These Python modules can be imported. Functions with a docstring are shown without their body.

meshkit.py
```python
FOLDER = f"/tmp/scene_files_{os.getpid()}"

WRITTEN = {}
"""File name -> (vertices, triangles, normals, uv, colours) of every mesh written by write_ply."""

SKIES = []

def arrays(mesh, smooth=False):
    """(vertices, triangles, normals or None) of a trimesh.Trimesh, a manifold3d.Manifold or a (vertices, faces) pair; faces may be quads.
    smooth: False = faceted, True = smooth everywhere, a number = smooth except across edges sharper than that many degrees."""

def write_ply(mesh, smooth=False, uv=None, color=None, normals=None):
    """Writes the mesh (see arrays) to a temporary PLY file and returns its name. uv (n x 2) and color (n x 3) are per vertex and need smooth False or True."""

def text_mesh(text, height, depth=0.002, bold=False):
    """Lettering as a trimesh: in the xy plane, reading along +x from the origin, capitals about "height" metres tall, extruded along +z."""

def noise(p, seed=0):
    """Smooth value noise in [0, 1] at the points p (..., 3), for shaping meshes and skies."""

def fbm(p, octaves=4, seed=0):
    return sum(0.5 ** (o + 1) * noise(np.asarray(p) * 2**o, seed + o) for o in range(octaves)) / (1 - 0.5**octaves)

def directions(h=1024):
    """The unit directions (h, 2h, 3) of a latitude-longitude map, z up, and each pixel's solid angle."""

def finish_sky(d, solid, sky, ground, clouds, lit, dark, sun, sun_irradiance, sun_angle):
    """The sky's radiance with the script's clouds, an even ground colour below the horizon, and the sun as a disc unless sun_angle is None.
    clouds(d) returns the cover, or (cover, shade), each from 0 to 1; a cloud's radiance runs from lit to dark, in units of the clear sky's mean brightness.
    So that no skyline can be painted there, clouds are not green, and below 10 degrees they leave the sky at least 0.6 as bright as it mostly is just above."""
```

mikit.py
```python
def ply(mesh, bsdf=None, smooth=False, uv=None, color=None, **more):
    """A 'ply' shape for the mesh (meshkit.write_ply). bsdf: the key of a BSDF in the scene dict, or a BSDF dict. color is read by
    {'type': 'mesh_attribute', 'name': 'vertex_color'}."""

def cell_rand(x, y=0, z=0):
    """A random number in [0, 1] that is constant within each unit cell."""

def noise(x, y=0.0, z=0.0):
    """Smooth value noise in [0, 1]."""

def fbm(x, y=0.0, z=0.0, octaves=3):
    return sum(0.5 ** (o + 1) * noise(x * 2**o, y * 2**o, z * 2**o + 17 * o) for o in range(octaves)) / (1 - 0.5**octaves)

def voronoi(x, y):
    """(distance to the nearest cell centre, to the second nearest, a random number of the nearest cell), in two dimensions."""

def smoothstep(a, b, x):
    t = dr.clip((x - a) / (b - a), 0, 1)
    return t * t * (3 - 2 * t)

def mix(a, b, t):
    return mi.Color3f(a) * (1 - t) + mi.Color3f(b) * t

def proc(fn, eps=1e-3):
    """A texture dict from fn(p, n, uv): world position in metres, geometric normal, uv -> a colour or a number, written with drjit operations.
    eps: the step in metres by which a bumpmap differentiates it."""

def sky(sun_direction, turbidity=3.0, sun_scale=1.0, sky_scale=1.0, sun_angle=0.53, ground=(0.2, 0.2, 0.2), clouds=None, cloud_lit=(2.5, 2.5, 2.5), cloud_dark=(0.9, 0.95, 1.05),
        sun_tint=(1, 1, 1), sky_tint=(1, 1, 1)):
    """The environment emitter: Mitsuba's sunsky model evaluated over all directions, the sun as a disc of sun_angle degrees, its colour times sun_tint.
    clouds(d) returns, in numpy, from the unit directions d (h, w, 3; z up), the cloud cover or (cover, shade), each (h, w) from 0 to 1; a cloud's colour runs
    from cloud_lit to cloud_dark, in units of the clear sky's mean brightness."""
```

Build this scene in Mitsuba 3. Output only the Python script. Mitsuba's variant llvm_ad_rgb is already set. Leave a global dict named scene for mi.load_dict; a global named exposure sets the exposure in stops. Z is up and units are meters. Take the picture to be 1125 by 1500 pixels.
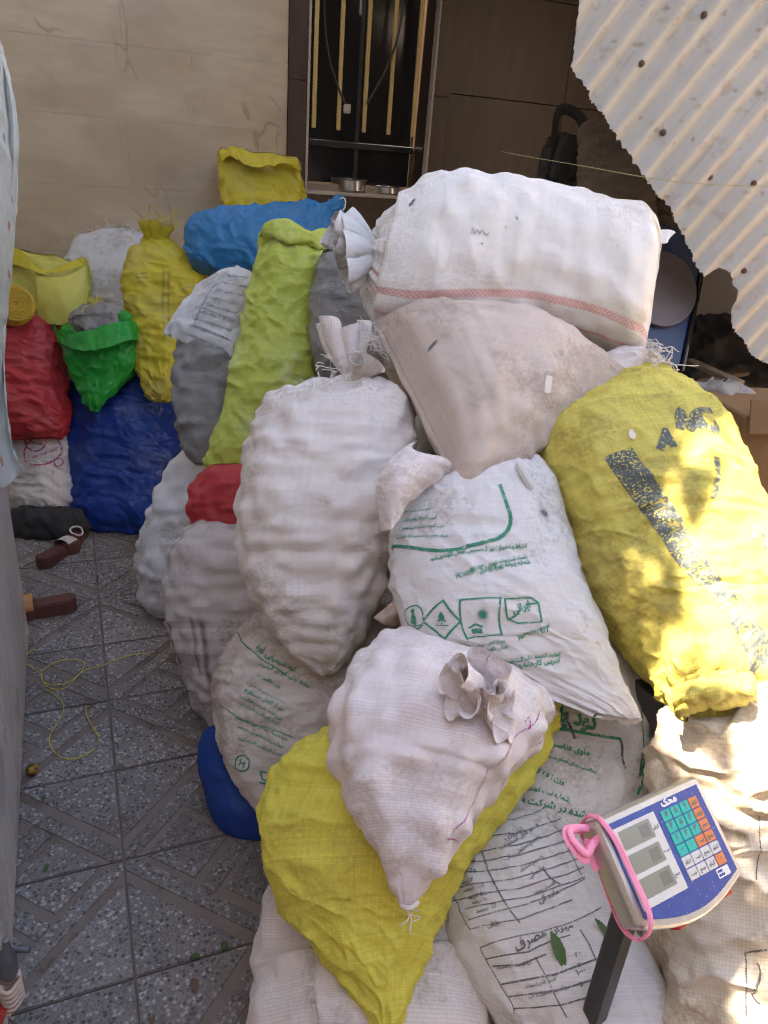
import math, numpy as np, trimesh, mitsuba as mi, drjit as dr, mikit
from mikit import proc, noise, fbm, voronoi, cell_rand, smoothstep, mix
import meshkit
from scipy.spatial import cKDTree
from scipy.interpolate import PchipInterpolator, CubicSpline, RectBivariateSpline
from shapely.geometry import Polygon, LineString, Point, box as sbox
from shapely import affinity
from shapely.ops import unary_union
T = mi.ScalarTransform4f
scene, labels = {}, {}

# ------------------------------------------------------------------ camera, sky, exposure
F, W0, H0, EYE = 1104.0, 1125.0, 1500.0, 1.65
def nz(v):
    v = np.asarray(v, float)
    return v / np.linalg.norm(v)
_dn = nz([-190, 2350, F])
_y = np.array([-482, -555, F]); _y = nz(_y - _y @ _dn * _dn)
ROT = np.stack([np.cross(_y, -_dn), _y, -_dn])          # camera axes (right, down, forward) -> world
CAM = np.array([0, 0, EYE])
fwd, up = ROT @ np.array([0, 0, 1.0]), ROT @ np.array([0, -1.0, 0])
scene['camera'] = {'type': 'perspective', 'fov': math.degrees(2 * math.atan(W0 / 2 / F)), 'fov_axis': 'x', 'near_clip': 0.05, 'far_clip': 200.0,
                   'to_world': T().look_at(origin=CAM.tolist(), target=(CAM + fwd).tolist(), up=up.tolist())}
SUN = nz([-0.45, -0.03, 0.89])
scene['sky'] = mikit.sky(SUN.tolist(), turbidity=3.5, ground=(0.3, 0.27, 0.23), sky_tint=(1.28, 1.0, 0.78), sun_scale=0.75)
exposure = 4.92

def ray(px, py):
    return ROT @ np.array([px - W0 / 2, py - H0 / 2, F]) / F
def at(px, py, d):
    """the world point at distance d along the view axis that was measured at this place of the photograph"""
    return CAM + ray(px, py) * d
def gnd(px, py, z=0.0):
    r = ray(px, py)
    return CAM + r * ((z - EYE) / r[2])
def proj(p):
    c = (np.asarray(p, float) - CAM) @ ROT
    return np.stack([W0 / 2 + F * c[..., 0] / c[..., 2], H0 / 2 + F * c[..., 1] / c[..., 2]], -1)

# ------------------------------------------------------------------ materials
def two(b): return {'type': 'twosided', 'bsdf': b}
def rgb(c): return {'type': 'rgb', 'value': list(map(float, c))}
def mat(key, color, rough=0.6, metallic=0.0, bump=None, scale=1.0, eps=1e-3, **more):
    b = {'type': 'principled', 'base_color': proc(color) if callable(color) else rgb(color), 'roughness': rough, 'metallic': metallic, **more}
    if bump is not None:
        b = {'type': 'bumpmap', 'tex': proc(bump, eps), 'scale': scale, 'bsdf': b}
    scene[key] = two(b)
    return key

def fabric(key, base, dirt=(0.22, 0.17, 0.12), amt=0.5, pitch=0.0046, tone=0.09, rough=0.62, weave=0.0009, crinkle=0.0012, lo=0.5, stripe=None, ink=None, off=0.0, spec=0.35):
    def col(p, n, uv):
        a, b = uv.x / pitch, uv.y / pitch
        th = cell_rand(a, 7.0, off) * 0.6 + cell_rand(3.0, b, off) * 0.6 + cell_rand(a, b, 2.0) * 0.5 - 0.85
        s = fbm(p.x * 6 + off, p.y * 6, p.z * 6, 3)
        g = noise(p.x * 160, p.y * 160, p.z * 160) * 0.6 + noise(p.x * 50 + off, p.y * 50, p.z * 50) * 0.4
        k = smoothstep(lo, lo + 0.22, s + 0.3 * (g - 0.5)) * (0.35 + 0.65 * g)
        fade = fbm(uv.x * 9 + off, uv.y * 3, 5.0, 2)
        c = mix(base, dirt, dr.clip(k * amt + 0.16 * (fade - 0.4) * amt, 0, 1)) * (1 + tone * th)
        gap = dr.maximum(dr.abs(2 * (a - dr.floor(a)) - 1), dr.abs(2 * (b - dr.floor(b)) - 1))
        c = c * (1 - 1.6 * weave / 0.001 * 0.10 * smoothstep(0.55, 1.0, gap))
        if stripe is not None:
            c = stripe(c, uv, a, b)
        return c
    def bmp(p, n, uv):
        a, b = uv.x / pitch * math.pi, uv.y / pitch * math.pi
        w = dr.abs(dr.sin(a) * dr.cos(b)) * 0.6 + dr.abs(dr.cos(a) * dr.sin(b)) * 0.4
        f = noise(uv.x * 45 + off, uv.y * 90, 1.0)
        r = 1 - dr.abs(2 * noise(uv.x * 28 + 3 * f, uv.y * 24 + off, 4.0) - 1)
        return weave * w + crinkle * (0.5 * f + 0.8 * r * r)
    return mat(key, col, rough, bump=bmp, scale=1.0, eps=6e-4, specular=spec)

fabric('white_weave', (0.68, 0.625, 0.585), amt=0.45, weave=0.0012, tone=0.1)
fabric('white_lilac', (0.67, 0.61, 0.60), amt=0.35, off=11, tone=0.1, weave=0.0012)
fabric('beige_weave', (0.54, 0.455, 0.40), dirt=(0.27, 0.20, 0.155), amt=0.6, lo=0.48, off=3, tone=0.12, weave=0.0013)
fabric('beige_pale', (0.60, 0.53, 0.50), dirt=(0.36, 0.28, 0.23), amt=0.5, off=31, weave=0.0008)
fabric('grey_white', (0.60, 0.59, 0.585), amt=0.55, off=5, weave=0.0007)
fabric('dusty_white', (0.56, 0.50, 0.445), dirt=(0.24, 0.16, 0.11), amt=0.6, lo=0.46, off=9, weave=0.0007)
fabric('sunny_white', (0.62, 0.56, 0.47), dirt=(0.33, 0.24, 0.14), amt=0.65, lo=0.44, off=21, pitch=0.006)
def plaid(c, uv, a, b):
    w = smoothstep(0.52, 0.72, noise(uv.x * 60, 0.0, 3.0)) * 0.55 + smoothstep(0.55, 0.75, noise(0.0, uv.y * 40, 9.0)) * 0.3
    return mix(c, (0.10, 0.075, 0.065), w * smoothstep(0.3, 0.6, noise(uv.x * 7, uv.y * 7, 1.0)))
fabric('plaid_white', (0.54, 0.485, 0.455), dirt=(0.2, 0.14, 0.12), amt=0.7, off=14, stripe=plaid)
def red_stripe(c, uv, a, b):
    def band(lo, hi):
        return dr.select((uv.x > lo) & (uv.x < hi), 1.0, 0.0)
    chk = dr.select(cell_rand(uv.x / 0.0055, 1.0) > -1, dr.abs(dr.floor(uv.x / 0.006) + dr.floor(uv.y / 0.006) - 2 * dr.floor((dr.floor(uv.x / 0.006) + dr.floor(uv.y / 0.006)) / 2)), 0.0)
    w = (band(STRIPE[0], STRIPE[1]) + band(STRIPE[2], STRIPE[3])) * (0.35 + 0.65 * chk)
    stain = smoothstep(0.5, 0.75, fbm(uv.x * 18, uv.y * 18, 2.0, 3)) * smoothstep(STAIN, STAIN + 0.12, uv.y)
    return mix(mix(c, (0.55, 0.10, 0.08), w * 0.62), (0.36, 0.24, 0.10), stain * 0.8)
STRIPE, STAIN = [0, 0, 0, 0], 9.0
fabric('striped_white', (0.72, 0.695, 0.665), dirt=(0.36, 0.29, 0.22), amt=0.4, off=2, stripe=red_stripe, weave=0.0012)
fabric('yellow_net', (0.54, 0.475, 0.10), dirt=(0.22, 0.16, 0.05), amt=0.6, lo=0.46, pitch=0.0052, tone=0.2, weave=0.0016, off=6)
fabric('yellow_front', (0.63, 0.57, 0.08), dirt=(0.36, 0.31, 0.07), amt=0.35, pitch=0.0042, tone=0.16, weave=0.0012, off=8)
fabric('yellow_film', (0.50, 0.41, 0.03), dirt=(0.38, 0.33, 0.12), amt=0.6, rough=0.5, off=16, weave=0.0004)
fabric('yellow_pale', (0.53, 0.49, 0.10), dirt=(0.35, 0.3, 0.08), amt=0.4, rough=0.5, off=17, weave=0.0004)
fabric('lime_film', (0.41, 0.46, 0.07), dirt=(0.50, 0.55, 0.28), amt=0.7, rough=0.42, off=18, weave=0.0003, crinkle=0.0026)
fabric('blue_net', (0.012, 0.05, 0.24), dirt=(0.03, 0.05, 0.12), amt=0.4, rough=0.5, off=19)
fabric('blue_film', (0.012, 0.042, 0.24), dirt=(0.07, 0.09, 0.18), amt=0.6, rough=0.3, off=20, weave=0.0003, crinkle=0.003)
fabric('sky_blue_film', (0.03, 0.17, 0.38), dirt=(0.03, 0.10, 0.2), amt=0.5, rough=0.4, off=24, weave=0.0003, crinkle=0.0022)
fabric('red_film', (0.42, 0.035, 0.04), dirt=(0.36, 0.10, 0.09), amt=0.6, rough=0.4, off=22, weave=0.0003, crinkle=0.0028)
fabric('green_film', (0.015, 0.26, 0.03), dirt=(0.01, 0.12, 0.02), amt=0.4, rough=0.38, off=23, weave=0.0002, crinkle=0.0028)
fabric('grey_film', (0.22, 0.21, 0.20), dirt=(0.12, 0.11, 0.10), amt=0.7, rough=0.38, off=25, weave=0.0002, crinkle=0.0028)
fabric('dark_cloth', (0.035, 0.033, 0.034), dirt=(0.02, 0.018, 0.018), amt=0.6, rough=0.7, off=26)
fabric('brown_cloth', (0.16, 0.12, 0.09), dirt=(0.06, 0.045, 0.035), amt=0.6, rough=0.8, off=27)
def ink(key, c, lo=0.32, worn=(0.55, 0.53, 0.5), f=420, k=0.55):
    def col(p, n, uv):
        w = smoothstep(lo, lo + 0.3, noise(uv.x * f, uv.y * f, 3.0) * k + noise(uv.x * 60, uv.y * 60, 1.0) * (1 - k))
        return mix(worn, c, w)
    return mat(key, col, 0.65)
ink('green_ink', (0.03, 0.20, 0.12), 0.1)
ink('black_ink', (0.11, 0.11, 0.12), 0.12)
ink('grey_ink', (0.065, 0.08, 0.085), 0.16, (0.50, 0.44, 0.10), 330, 0.8)
ink('magenta_ink', (0.35, 0.05, 0.2), 0.2)
mat('thread_white', (0.62, 0.58, 0.54), 0.8)
mat('line_yellow', (0.40, 0.36, 0.16), 0.7)
mat('thread_yellow', (0.55, 0.45, 0.05), 0.7)

# ------------------------------------------------------------------ mesh helpers
def cat(ms): return trimesh.util.concatenate([m for m in ms if m is not None])
def put(key, mesh, material, smooth=False, **kw):
    k, i = key, 0
    while k in scene:
        i += 1; k = f'{key}_{i:03d}'
    scene[k] = mikit.ply(mesh, material, smooth, **kw)
    return k
def tag(key, label=None, cat=None, group=None, kind=None):
    labels[key] = {a: b for a, b in (('label', label), ('category', cat), ('group', group), ('kind', kind)) if b}
def frame(o, x, y, z):
    m = np.eye(4); m[:3, 0], m[:3, 1], m[:3, 2], m[:3, 3] = x, y, z, o
    return m
def rbox(sx, sy, sz, c=(0, 0, 0), r=0.004):
    """a box with chamfered edges"""
    import manifold3d as m3
    r = min(r, 0.45 * min(sx, sy, sz))
    a, b, d = sx / 2, sy / 2, sz / 2
    pts = []
    for i in (-1, 1):
        for j in (-1, 1):
            for k in (-1, 1):
                pts += [(i * a, j * (b - r), k * (d - r)), (i * (a - r), j * b, k * (d - r)), (i * (a - r), j * (b - r), k * d)]
    m = m3.Manifold.hull_points(np.array(pts, float)).to_mesh()
    return trimesh.Trimesh(np.asarray(m.vert_properties)[:, :3] + np.asarray(c), np.asarray(m.tri_verts), process=False)
def prism(poly, h, z=0.0):
    ms = []
    for g in getattr(poly, 'geoms', [poly]):
        if g.geom_type == 'Polygon' and g.area > 1e-9:
            m = trimesh.creation.extrude_polygon(g, h, engine='earcut'); m.apply_translation([0, 0, z]); ms.append(m)
    return cat(ms)
def smooth_path(pts, n=40):
    pts = np.asarray(pts, float)
    t = np.concatenate([[0], np.cumsum(np.linalg.norm(np.diff(pts, axis=0), axis=1) + 1e-9)])
    return CubicSpline(t, pts)(np.linspace(0, t[-1], n)) if len(pts) > 2 else pts[0] + (pts[-1] - pts[0]) * np.linspace(0, 1, n)[:, None]
def tube(path, r, sides=6, flat=1.0, nrm=None):
    path = np.asarray(path, float); n = len(path)
    r = np.broadcast_to(r, n)
    tg = np.gradient(path, axis=0); tg /= np.linalg.norm(tg, axis=1, keepdims=True) + 1e-12
    ref = np.asarray(nrm, float) if nrm is not None else np.array([0.3, 0.2, 0.93])
    V = []
    a = np.arange(sides) / sides * 2 * np.pi
    for i in range(n):
        x = ref - (ref @ tg[i]) * tg[i]; x /= np.linalg.norm(x) + 1e-9
        y = np.cross(tg[i], x)
        if nrm is None: ref = x
        V.append(path[i] + r[i] * (np.cos(a)[:, None] * x * flat + np.sin(a)[:, None] * y))
    V = np.vstack(V)
    q = [(i * sides + k, i * sides + (k + 1) % sides, (i + 1) * sides + (k + 1) % sides, (i + 1) * sides + k) for i in range(n - 1) for k in range(sides)]
    q = np.array(q); f = np.vstack([q[:, [0, 1, 2]], q[:, [0, 2, 3]]])
    V = np.vstack([V, path[:1], path[-1:]]); b = (n - 1) * sides
    caps = [(n * sides, (k + 1) % sides, k) for k in range(sides)] + [(n * sides + 1, b + k, b + (k + 1) % sides) for k in range(sides)]
    return trimesh.Trimesh(V, np.vstack([f, caps]), process=False)
def grid_faces(nv, nu):
    i = np.arange(nv * nu).reshape(nv, nu)
    a, b, c, d = i[:-1, :-1].ravel(), i[:-1, 1:].ravel(), i[1:, 1:].ravel(), i[1:, :-1].ravel()
    return np.vstack([np.stack([a, b, c], 1), np.stack([a, c, d], 1)])
def surf_normals(P):
    du, dv = np.gradient(P, axis=1), np.gradient(P, axis=0)
    n = np.cross(du, dv)
    return n / (np.linalg.norm(n, axis=-1, keepdims=True) + 1e-12)
def arcuv(P):
    """uv in metres along a grid"""
    u = np.concatenate([[0], np.cumsum(np.linalg.norm(np.diff(P, axis=1), axis=2).mean(0))])
    v = np.concatenate([[0], np.cumsum(np.linalg.norm(np.diff(P, axis=0), axis=2).mean(1))])
    return np.stack(np.broadcast_arrays(u[None, :], v[:, None]), -1)
def put_grid(key, P, material):
    nv, nu = P.shape[:2]
    return put(key, (P.reshape(-1, 3), grid_faces(nv, nu)), material, True, uv=arcuv(P).reshape(-1, 2))
def patch(rows, nv=40, nu=40, amp=0.003, freq=22, seed=0):
    """a sheet of cloth through rows of control points (world)"""
    C = np.array(rows, float)
    a, b = C.shape[:2]
    ka, kb = min(3, a - 1), min(3, b - 1)
    s, t = np.linspace(0, 1, nv), np.linspace(0, 1, nu)
    P = np.stack([RectBivariateSpline(np.linspace(0, 1, a), np.linspace(0, 1, b), C[..., k], kx=ka, ky=kb)(s, t) for k in range(3)], -1)
    N = surf_normals(P)
    uv = arcuv(P)
    q = np.stack([uv[..., 0] * freq, uv[..., 1] * freq * 0.5, np.full(uv.shape[:2], seed * 3.7)], -1)
    w = 1 - np.abs(2 * meshkit.fbm(q, 3, seed) - 1)
    return P + N * (amp * (w ** 2 - 0.4))[..., None]
def P3(pts): return np.array([at(*p) for p in pts])

# lettering: outlines of the letter forms in units of 1/96 em; per form: code, advance, then for each ring its point count (negative for a hole) and its points
GLYPHS = [[47,58,4,9,69,49,69,49,0,9,0,-4,14,6,44,5,44,64,14,64],
[58,27,8,6,3,6,9,9,13,14,14,20,11,21,4,19,0,10,-1,7,6,43,8,52,17,53,20,51,21,44,18,39,11,38],
[1688,38,8,22,48,22,53,25,56,30,56,33,53,33,48,30,45,25,45,12,-3,-13,11,-6,18,1,21,13,15,30,25,35,32,17,31,2,27,-6,19,-14,4,-22,1,-22,7,15,60,15,65,19,68,26,65,26,60,23,57,18,57,7,8,48,8,53,12,56,19,53,19,48,16,45,11,45],
[1776,31,4,6,29,16,38,25,27,16,19],
[1777,30,8,10,39,5,63,12,65,16,65,18,61,24,24,24,0,13,0],
[1778,50,15,11,31,6,63,16,65,19,54,31,53,37,57,38,64,47,63,47,55,42,46,33,42,21,42,24,23,24,0,13,0],
[1779,58,22,11,32,5,63,16,66,20,51,24,50,28,54,29,62,38,62,39,51,45,53,43,63,52,66,54,62,55,49,52,43,46,40,37,40,33,43,28,39,22,39,24,0,13,0],
[1780,51,18,11,33,5,63,16,66,20,47,25,46,25,60,33,66,44,65,44,56,36,56,34,51,38,47,47,50,48,40,37,36,22,36,24,0,13,0],
[1781,57,16,6,23,13,41,22,52,19,58,28,65,39,52,48,36,51,26,51,12,48,5,41,0,34,0,28,4,23,0,15,0,7,8,-10,19,29,20,11,23,11,24,18,32,18,35,11,40,14,39,27,31,44,27,43],
[1782,44,18,2,4,7,15,18,29,8,37,5,43,5,52,8,59,20,66,34,65,33,54,22,55,17,51,16,47,25,37,37,42,41,33,23,17,13,-1],
[1783,59,9,11,41,2,63,13,67,30,23,46,66,57,62,43,29,35,1,23,0],
[1784,59,10,2,3,17,38,24,63,36,65,43,38,57,3,48,-1,45,0,30,44,13,-1],
[1785,51,11,5,35,3,50,10,62,18,66,32,64,36,60,40,49,45,2,34,1,31,29,13,29,-6,16,53,15,42,20,39,29,40,28,50,24,55],
[64344,32,10,0,0,1,11,14,13,15,23,11,40,22,43,26,28,24,8,19,3,9,0,8,15,-12,18,-9,23,-9,26,-12,26,-17,23,-20,18,-20,15,-17,8,8,-29,8,-24,11,-21,16,-21,19,-24,19,-29,16,-32,11,-32,8,1,-17,1,-12,4,-9,9,-9,12,-12,12,-17,9,-20,4,-20],
[64399,93,28,3,14,5,33,11,35,16,33,15,17,22,11,56,9,65,11,67,14,66,20,46,40,46,46,53,54,82,68,86,58,59,44,72,31,83,14,96,11,99,8,99,3,95,0,88,0,76,6,63,-1,29,-2,13,2,5,9],
[64400,41,14,0,0,1,11,18,11,24,15,21,24,2,41,3,49,17,59,38,68,42,58,16,45,34,23,34,8,23,1],
[64402,86,24,3,14,5,33,9,35,16,33,14,20,16,15,22,11,56,9,67,12,67,21,47,39,47,48,57,56,81,68,83,67,86,57,60,44,79,22,80,11,75,4,61,-1,29,-2,13,2,5,9,5,40,61,74,81,79,76,79,73,46,55],
[64404,41,14,0,0,1,11,18,11,24,15,21,24,2,41,3,49,17,59,38,68,42,58,16,45,34,23,34,8,23,1,6,-4,60,-2,64,8,70,32,81,33,73,1,55],
[64405,49,19,0,0,1,11,19,11,24,15,20,24,3,39,3,49,12,56,38,68,42,58,15,43,29,30,41,13,54,10,55,3,51,0,44,0,32,6,19,0,6,-4,61,29,81,32,81,35,76,34,73,1,55],
[64508,76,30,3,-3,3,8,9,21,17,18,14,2,20,-8,29,-11,41,-11,55,-6,59,2,43,9,37,16,39,29,46,38,54,43,67,44,74,41,71,31,65,33,56,32,48,23,51,17,66,11,71,5,69,-6,57,-17,41,-22,21,-21,12,-17,6,-11],
[64509,75,23,3,-3,3,8,8,21,17,18,14,5,16,-4,20,-8,30,-11,49,-10,59,-5,60,0,57,3,47,7,50,17,81,9,80,1,71,0,71,-7,67,-13,57,-19,44,-22,18,-20,6,-11],
[64510,32,10,1,0,2,11,15,13,16,22,11,40,22,43,27,27,25,8,20,3,10,0,7,16,-13,18,-10,24,-9,27,-12,27,-18,20,-21,17,-19,7,1,-17,4,-9,9,-9,12,-12,12,-18,9,-21,4,-21],
[64511,39,13,1,11,12,14,16,31,27,30,26,15,32,11,44,10,45,3,41,0,31,0,20,6,12,1,1,0,7,21,-18,21,-12,24,-9,31,-11,32,-17,29,-21,24,-21,7,5,-17,8,-9,13,-9,16,-12,16,-18,13,-21,8,-21],
[65153,25,10,-5,76,2,83,8,83,16,79,25,81,27,78,21,72,14,72,6,76,-2,73,4,8,0,6,63,17,63,19,0],
[65165,25,4,8,0,6,70,17,70,19,0],
[65166,30,9,9,8,6,70,17,70,20,15,24,11,35,10,36,3,32,0,17,1],
[65167,97,18,3,14,6,35,16,33,14,21,16,15,32,9,58,9,79,14,81,23,77,38,86,41,92,27,92,14,89,8,80,2,67,-1,23,-1,10,4,8,42,-19,43,-13,46,-11,52,-12,54,-15,53,-21,50,-23,44,-22],
[65168,108,23,3,14,6,35,16,33,14,21,16,15,31,9,52,9,68,12,81,19,90,28,97,24,96,15,102,11,112,11,114,3,111,0,97,1,91,4,87,10,69,1,29,-2,13,2,5,9,8,40,-19,41,-13,44,-11,50,-12,52,-15,51,-21,48,-23,42,-22],
[65169,29,9,0,0,1,11,10,12,13,18,8,40,19,43,24,25,23,11,15,2,8,5,-16,6,-10,9,-8,15,-9,17,-12,16,-18,13,-20,7,-19],
[65170,36,15,0,0,1,11,7,11,11,14,15,31,25,30,24,16,27,12,39,11,42,8,42,3,38,0,24,1,18,6,11,1,8,11,-16,12,-10,15,-8,21,-9,23,-12,22,-18,19,-20,13,-19],
[65174,108,23,3,14,6,36,16,34,14,21,18,13,32,9,52,9,75,15,90,28,97,24,96,15,102,11,112,11,114,3,111,0,97,1,91,4,87,10,75,3,59,-1,23,-1,10,4,6,8,7,51,45,54,53,59,53,62,50,62,44,59,41,54,41,7,36,44,36,50,39,53,46,51,47,45,44,41,39,41],
[65175,32,7,19,55,19,61,22,64,29,62,30,56,27,52,22,52,10,0,0,1,11,13,12,16,18,10,40,22,43,27,26,27,14,24,7,14,1,7,3,56,4,62,7,64,14,61,14,55,11,52,5,53],
[65176,39,14,0,0,1,11,12,14,16,31,28,30,27,14,34,11,42,11,45,8,45,3,41,0,26,1,20,6,13,1,7,24,44,24,50,27,53,34,51,35,45,32,41,27,41,7,8,45,11,53,16,53,19,50,19,44,16,41,11,41],
[65179,32,6,18,55,18,60,21,63,28,62,29,55,26,52,11,0,0,1,11,10,11,15,15,15,24,10,40,22,43,26,28,24,8,19,3,9,0,8,11,67,11,72,14,75,19,75,22,72,22,67,19,64,14,64,6,4,55,4,60,7,63,14,62,15,55,12,52],
[65180,38,12,0,0,1,11,12,14,16,31,27,30,27,13,44,9,44,3,41,0,27,1,20,6,8,0,7,23,44,23,49,27,52,34,49,34,44,31,41,26,41,7,16,56,16,61,20,64,27,61,27,56,24,53,19,53,7,9,44,9,49,13,52,20,49,20,44,17,41,12,41],
[65183,59,13,0,0,1,11,20,13,37,22,22,28,7,27,6,38,27,38,45,29,55,28,56,17,45,15,26,4,8,22,-16,23,-10,26,-8,32,-9,34,-12,33,-18,30,-20,24,-19],
[65187,59,14,0,0,1,11,20,13,37,22,22,28,7,27,6,38,27,38,45,29,55,28,56,17,45,15,31,6,10,0],
[65188,62,24,0,0,1,11,20,13,37,22,34,25,22,28,7,27,6,38,11,39,27,38,45,29,55,28,56,17,51,17,50,14,57,11,66,11,69,8,69,3,65,0,51,1,45,4,40,11,16,1],
[65191,58,12,0,0,1,11,20,13,36,22,22,28,7,27,6,38,22,39,55,26,55,17,47,16,20,2,8,10,53,11,59,14,61,20,60,22,57,21,51,18,49,12,50],
[65193,47,11,3,4,7,14,25,11,32,15,31,24,20,41,30,48,43,22,41,7,28,0,15,0],
[65194,53,18,3,4,7,14,25,11,32,15,30,26,20,40,22,44,29,48,40,31,45,15,50,11,59,9,59,3,56,0,48,0,40,5,28,0,15,0],
[65197,38,12,1,-22,-2,-11,9,-7,18,1,21,15,15,30,26,35,32,19,32,5,27,-6,16,-16,3,-22],
[65198,42,15,1,-21,-2,-11,9,-7,18,1,21,15,15,31,26,35,34,13,47,10,48,3,44,0,31,3,27,-6,20,-13,8,-20],
[65199,37,12,0,-22,-2,-11,9,-7,18,2,20,15,14,30,25,34,31,19,31,5,27,-5,17,-15,3,-22,8,14,49,15,55,18,57,24,56,26,53,25,47,22,45,16,46],
[65200,42,15,1,-22,-2,-11,10,-6,18,2,20,18,15,31,25,35,33,14,37,11,47,10,48,3,44,0,30,3,22,-11,5,-21,8,13,50,14,56,17,58,23,57,25,54,24,48,21,46,15,47],
[65201,126,41,3,-3,3,8,9,21,17,18,14,2,18,-7,27,-11,38,-11,47,-8,53,2,53,11,48,28,58,31,60,31,64,15,69,11,76,11,80,14,83,30,94,29,92,16,94,12,106,11,110,15,110,22,105,40,117,42,121,27,121,12,118,6,111,1,96,0,87,5,78,0,64,2,60,-11,55,-16,40,-22,25,-22,15,-19,6,-11],
[65203,85,27,0,10,9,13,14,30,24,28,23,14,26,11,35,11,39,14,42,30,53,29,51,16,53,12,67,12,69,22,64,40,76,42,80,27,80,13,76,5,70,1,55,0,46,6,38,0,25,0,17,5,11,1,0,0],
[65204,92,32,0,10,9,13,14,30,24,28,23,14,26,11,37,12,41,20,42,30,49,30,53,29,52,13,64,11,69,17,68,36,78,37,82,15,87,11,97,10,98,3,94,0,86,0,75,8,70,2,65,0,54,0,46,5,37,0,25,0,17,5,11,1,0,0],
[65205,126,42,3,-3,3,8,7,21,9,21,17,18,14,2,18,-7,27,-11,38,-11,47,-8,53,2,53,11,48,28,57,31,60,31,63,17,69,11,76,11,80,14,84,31,94,29,94,12,106,11,110,15,110,22,105,40,113,43,117,42,121,27,121,12,118,6,111,1,96,0,87,5,79,0,64,2,60,-11,55,-16,40,-22,25,-22,15,-19,6,-11,7,85,48,85,53,88,56,93,56,96,53,96,48,92,45,8,78,60,78,65,81,68,86,68,89,65,89,60,86,57,81,57,8,71,48,71,53,74,56,79,56,82,53,82,48,79,45,74,45],
[65206,133,45,3,-3,3,8,7,21,9,21,17,18,14,2,18,-7,27,-11,38,-11,47,-8,53,3,53,11,48,28,57,31,60,31,63,17,69,11,76,11,80,14,84,31,94,29,94,12,105,11,110,17,109,37,119,37,123,15,128,11,136,11,139,8,139,3,135,0,124,1,117,7,106,0,96,0,87,5,79,0,64,2,61,-9,55,-16,40,-22,25,-22,15,-19,6,-11,7,85,48,85,53,88,56,93,56,96,53,96,48,92,45,8,78,60,78,65,81,68,86,68,89,65,89,60,86,57,81,57,8,71,48,71,53,74,56,79,56,82,53,82,48,79,45,74,45],
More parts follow.
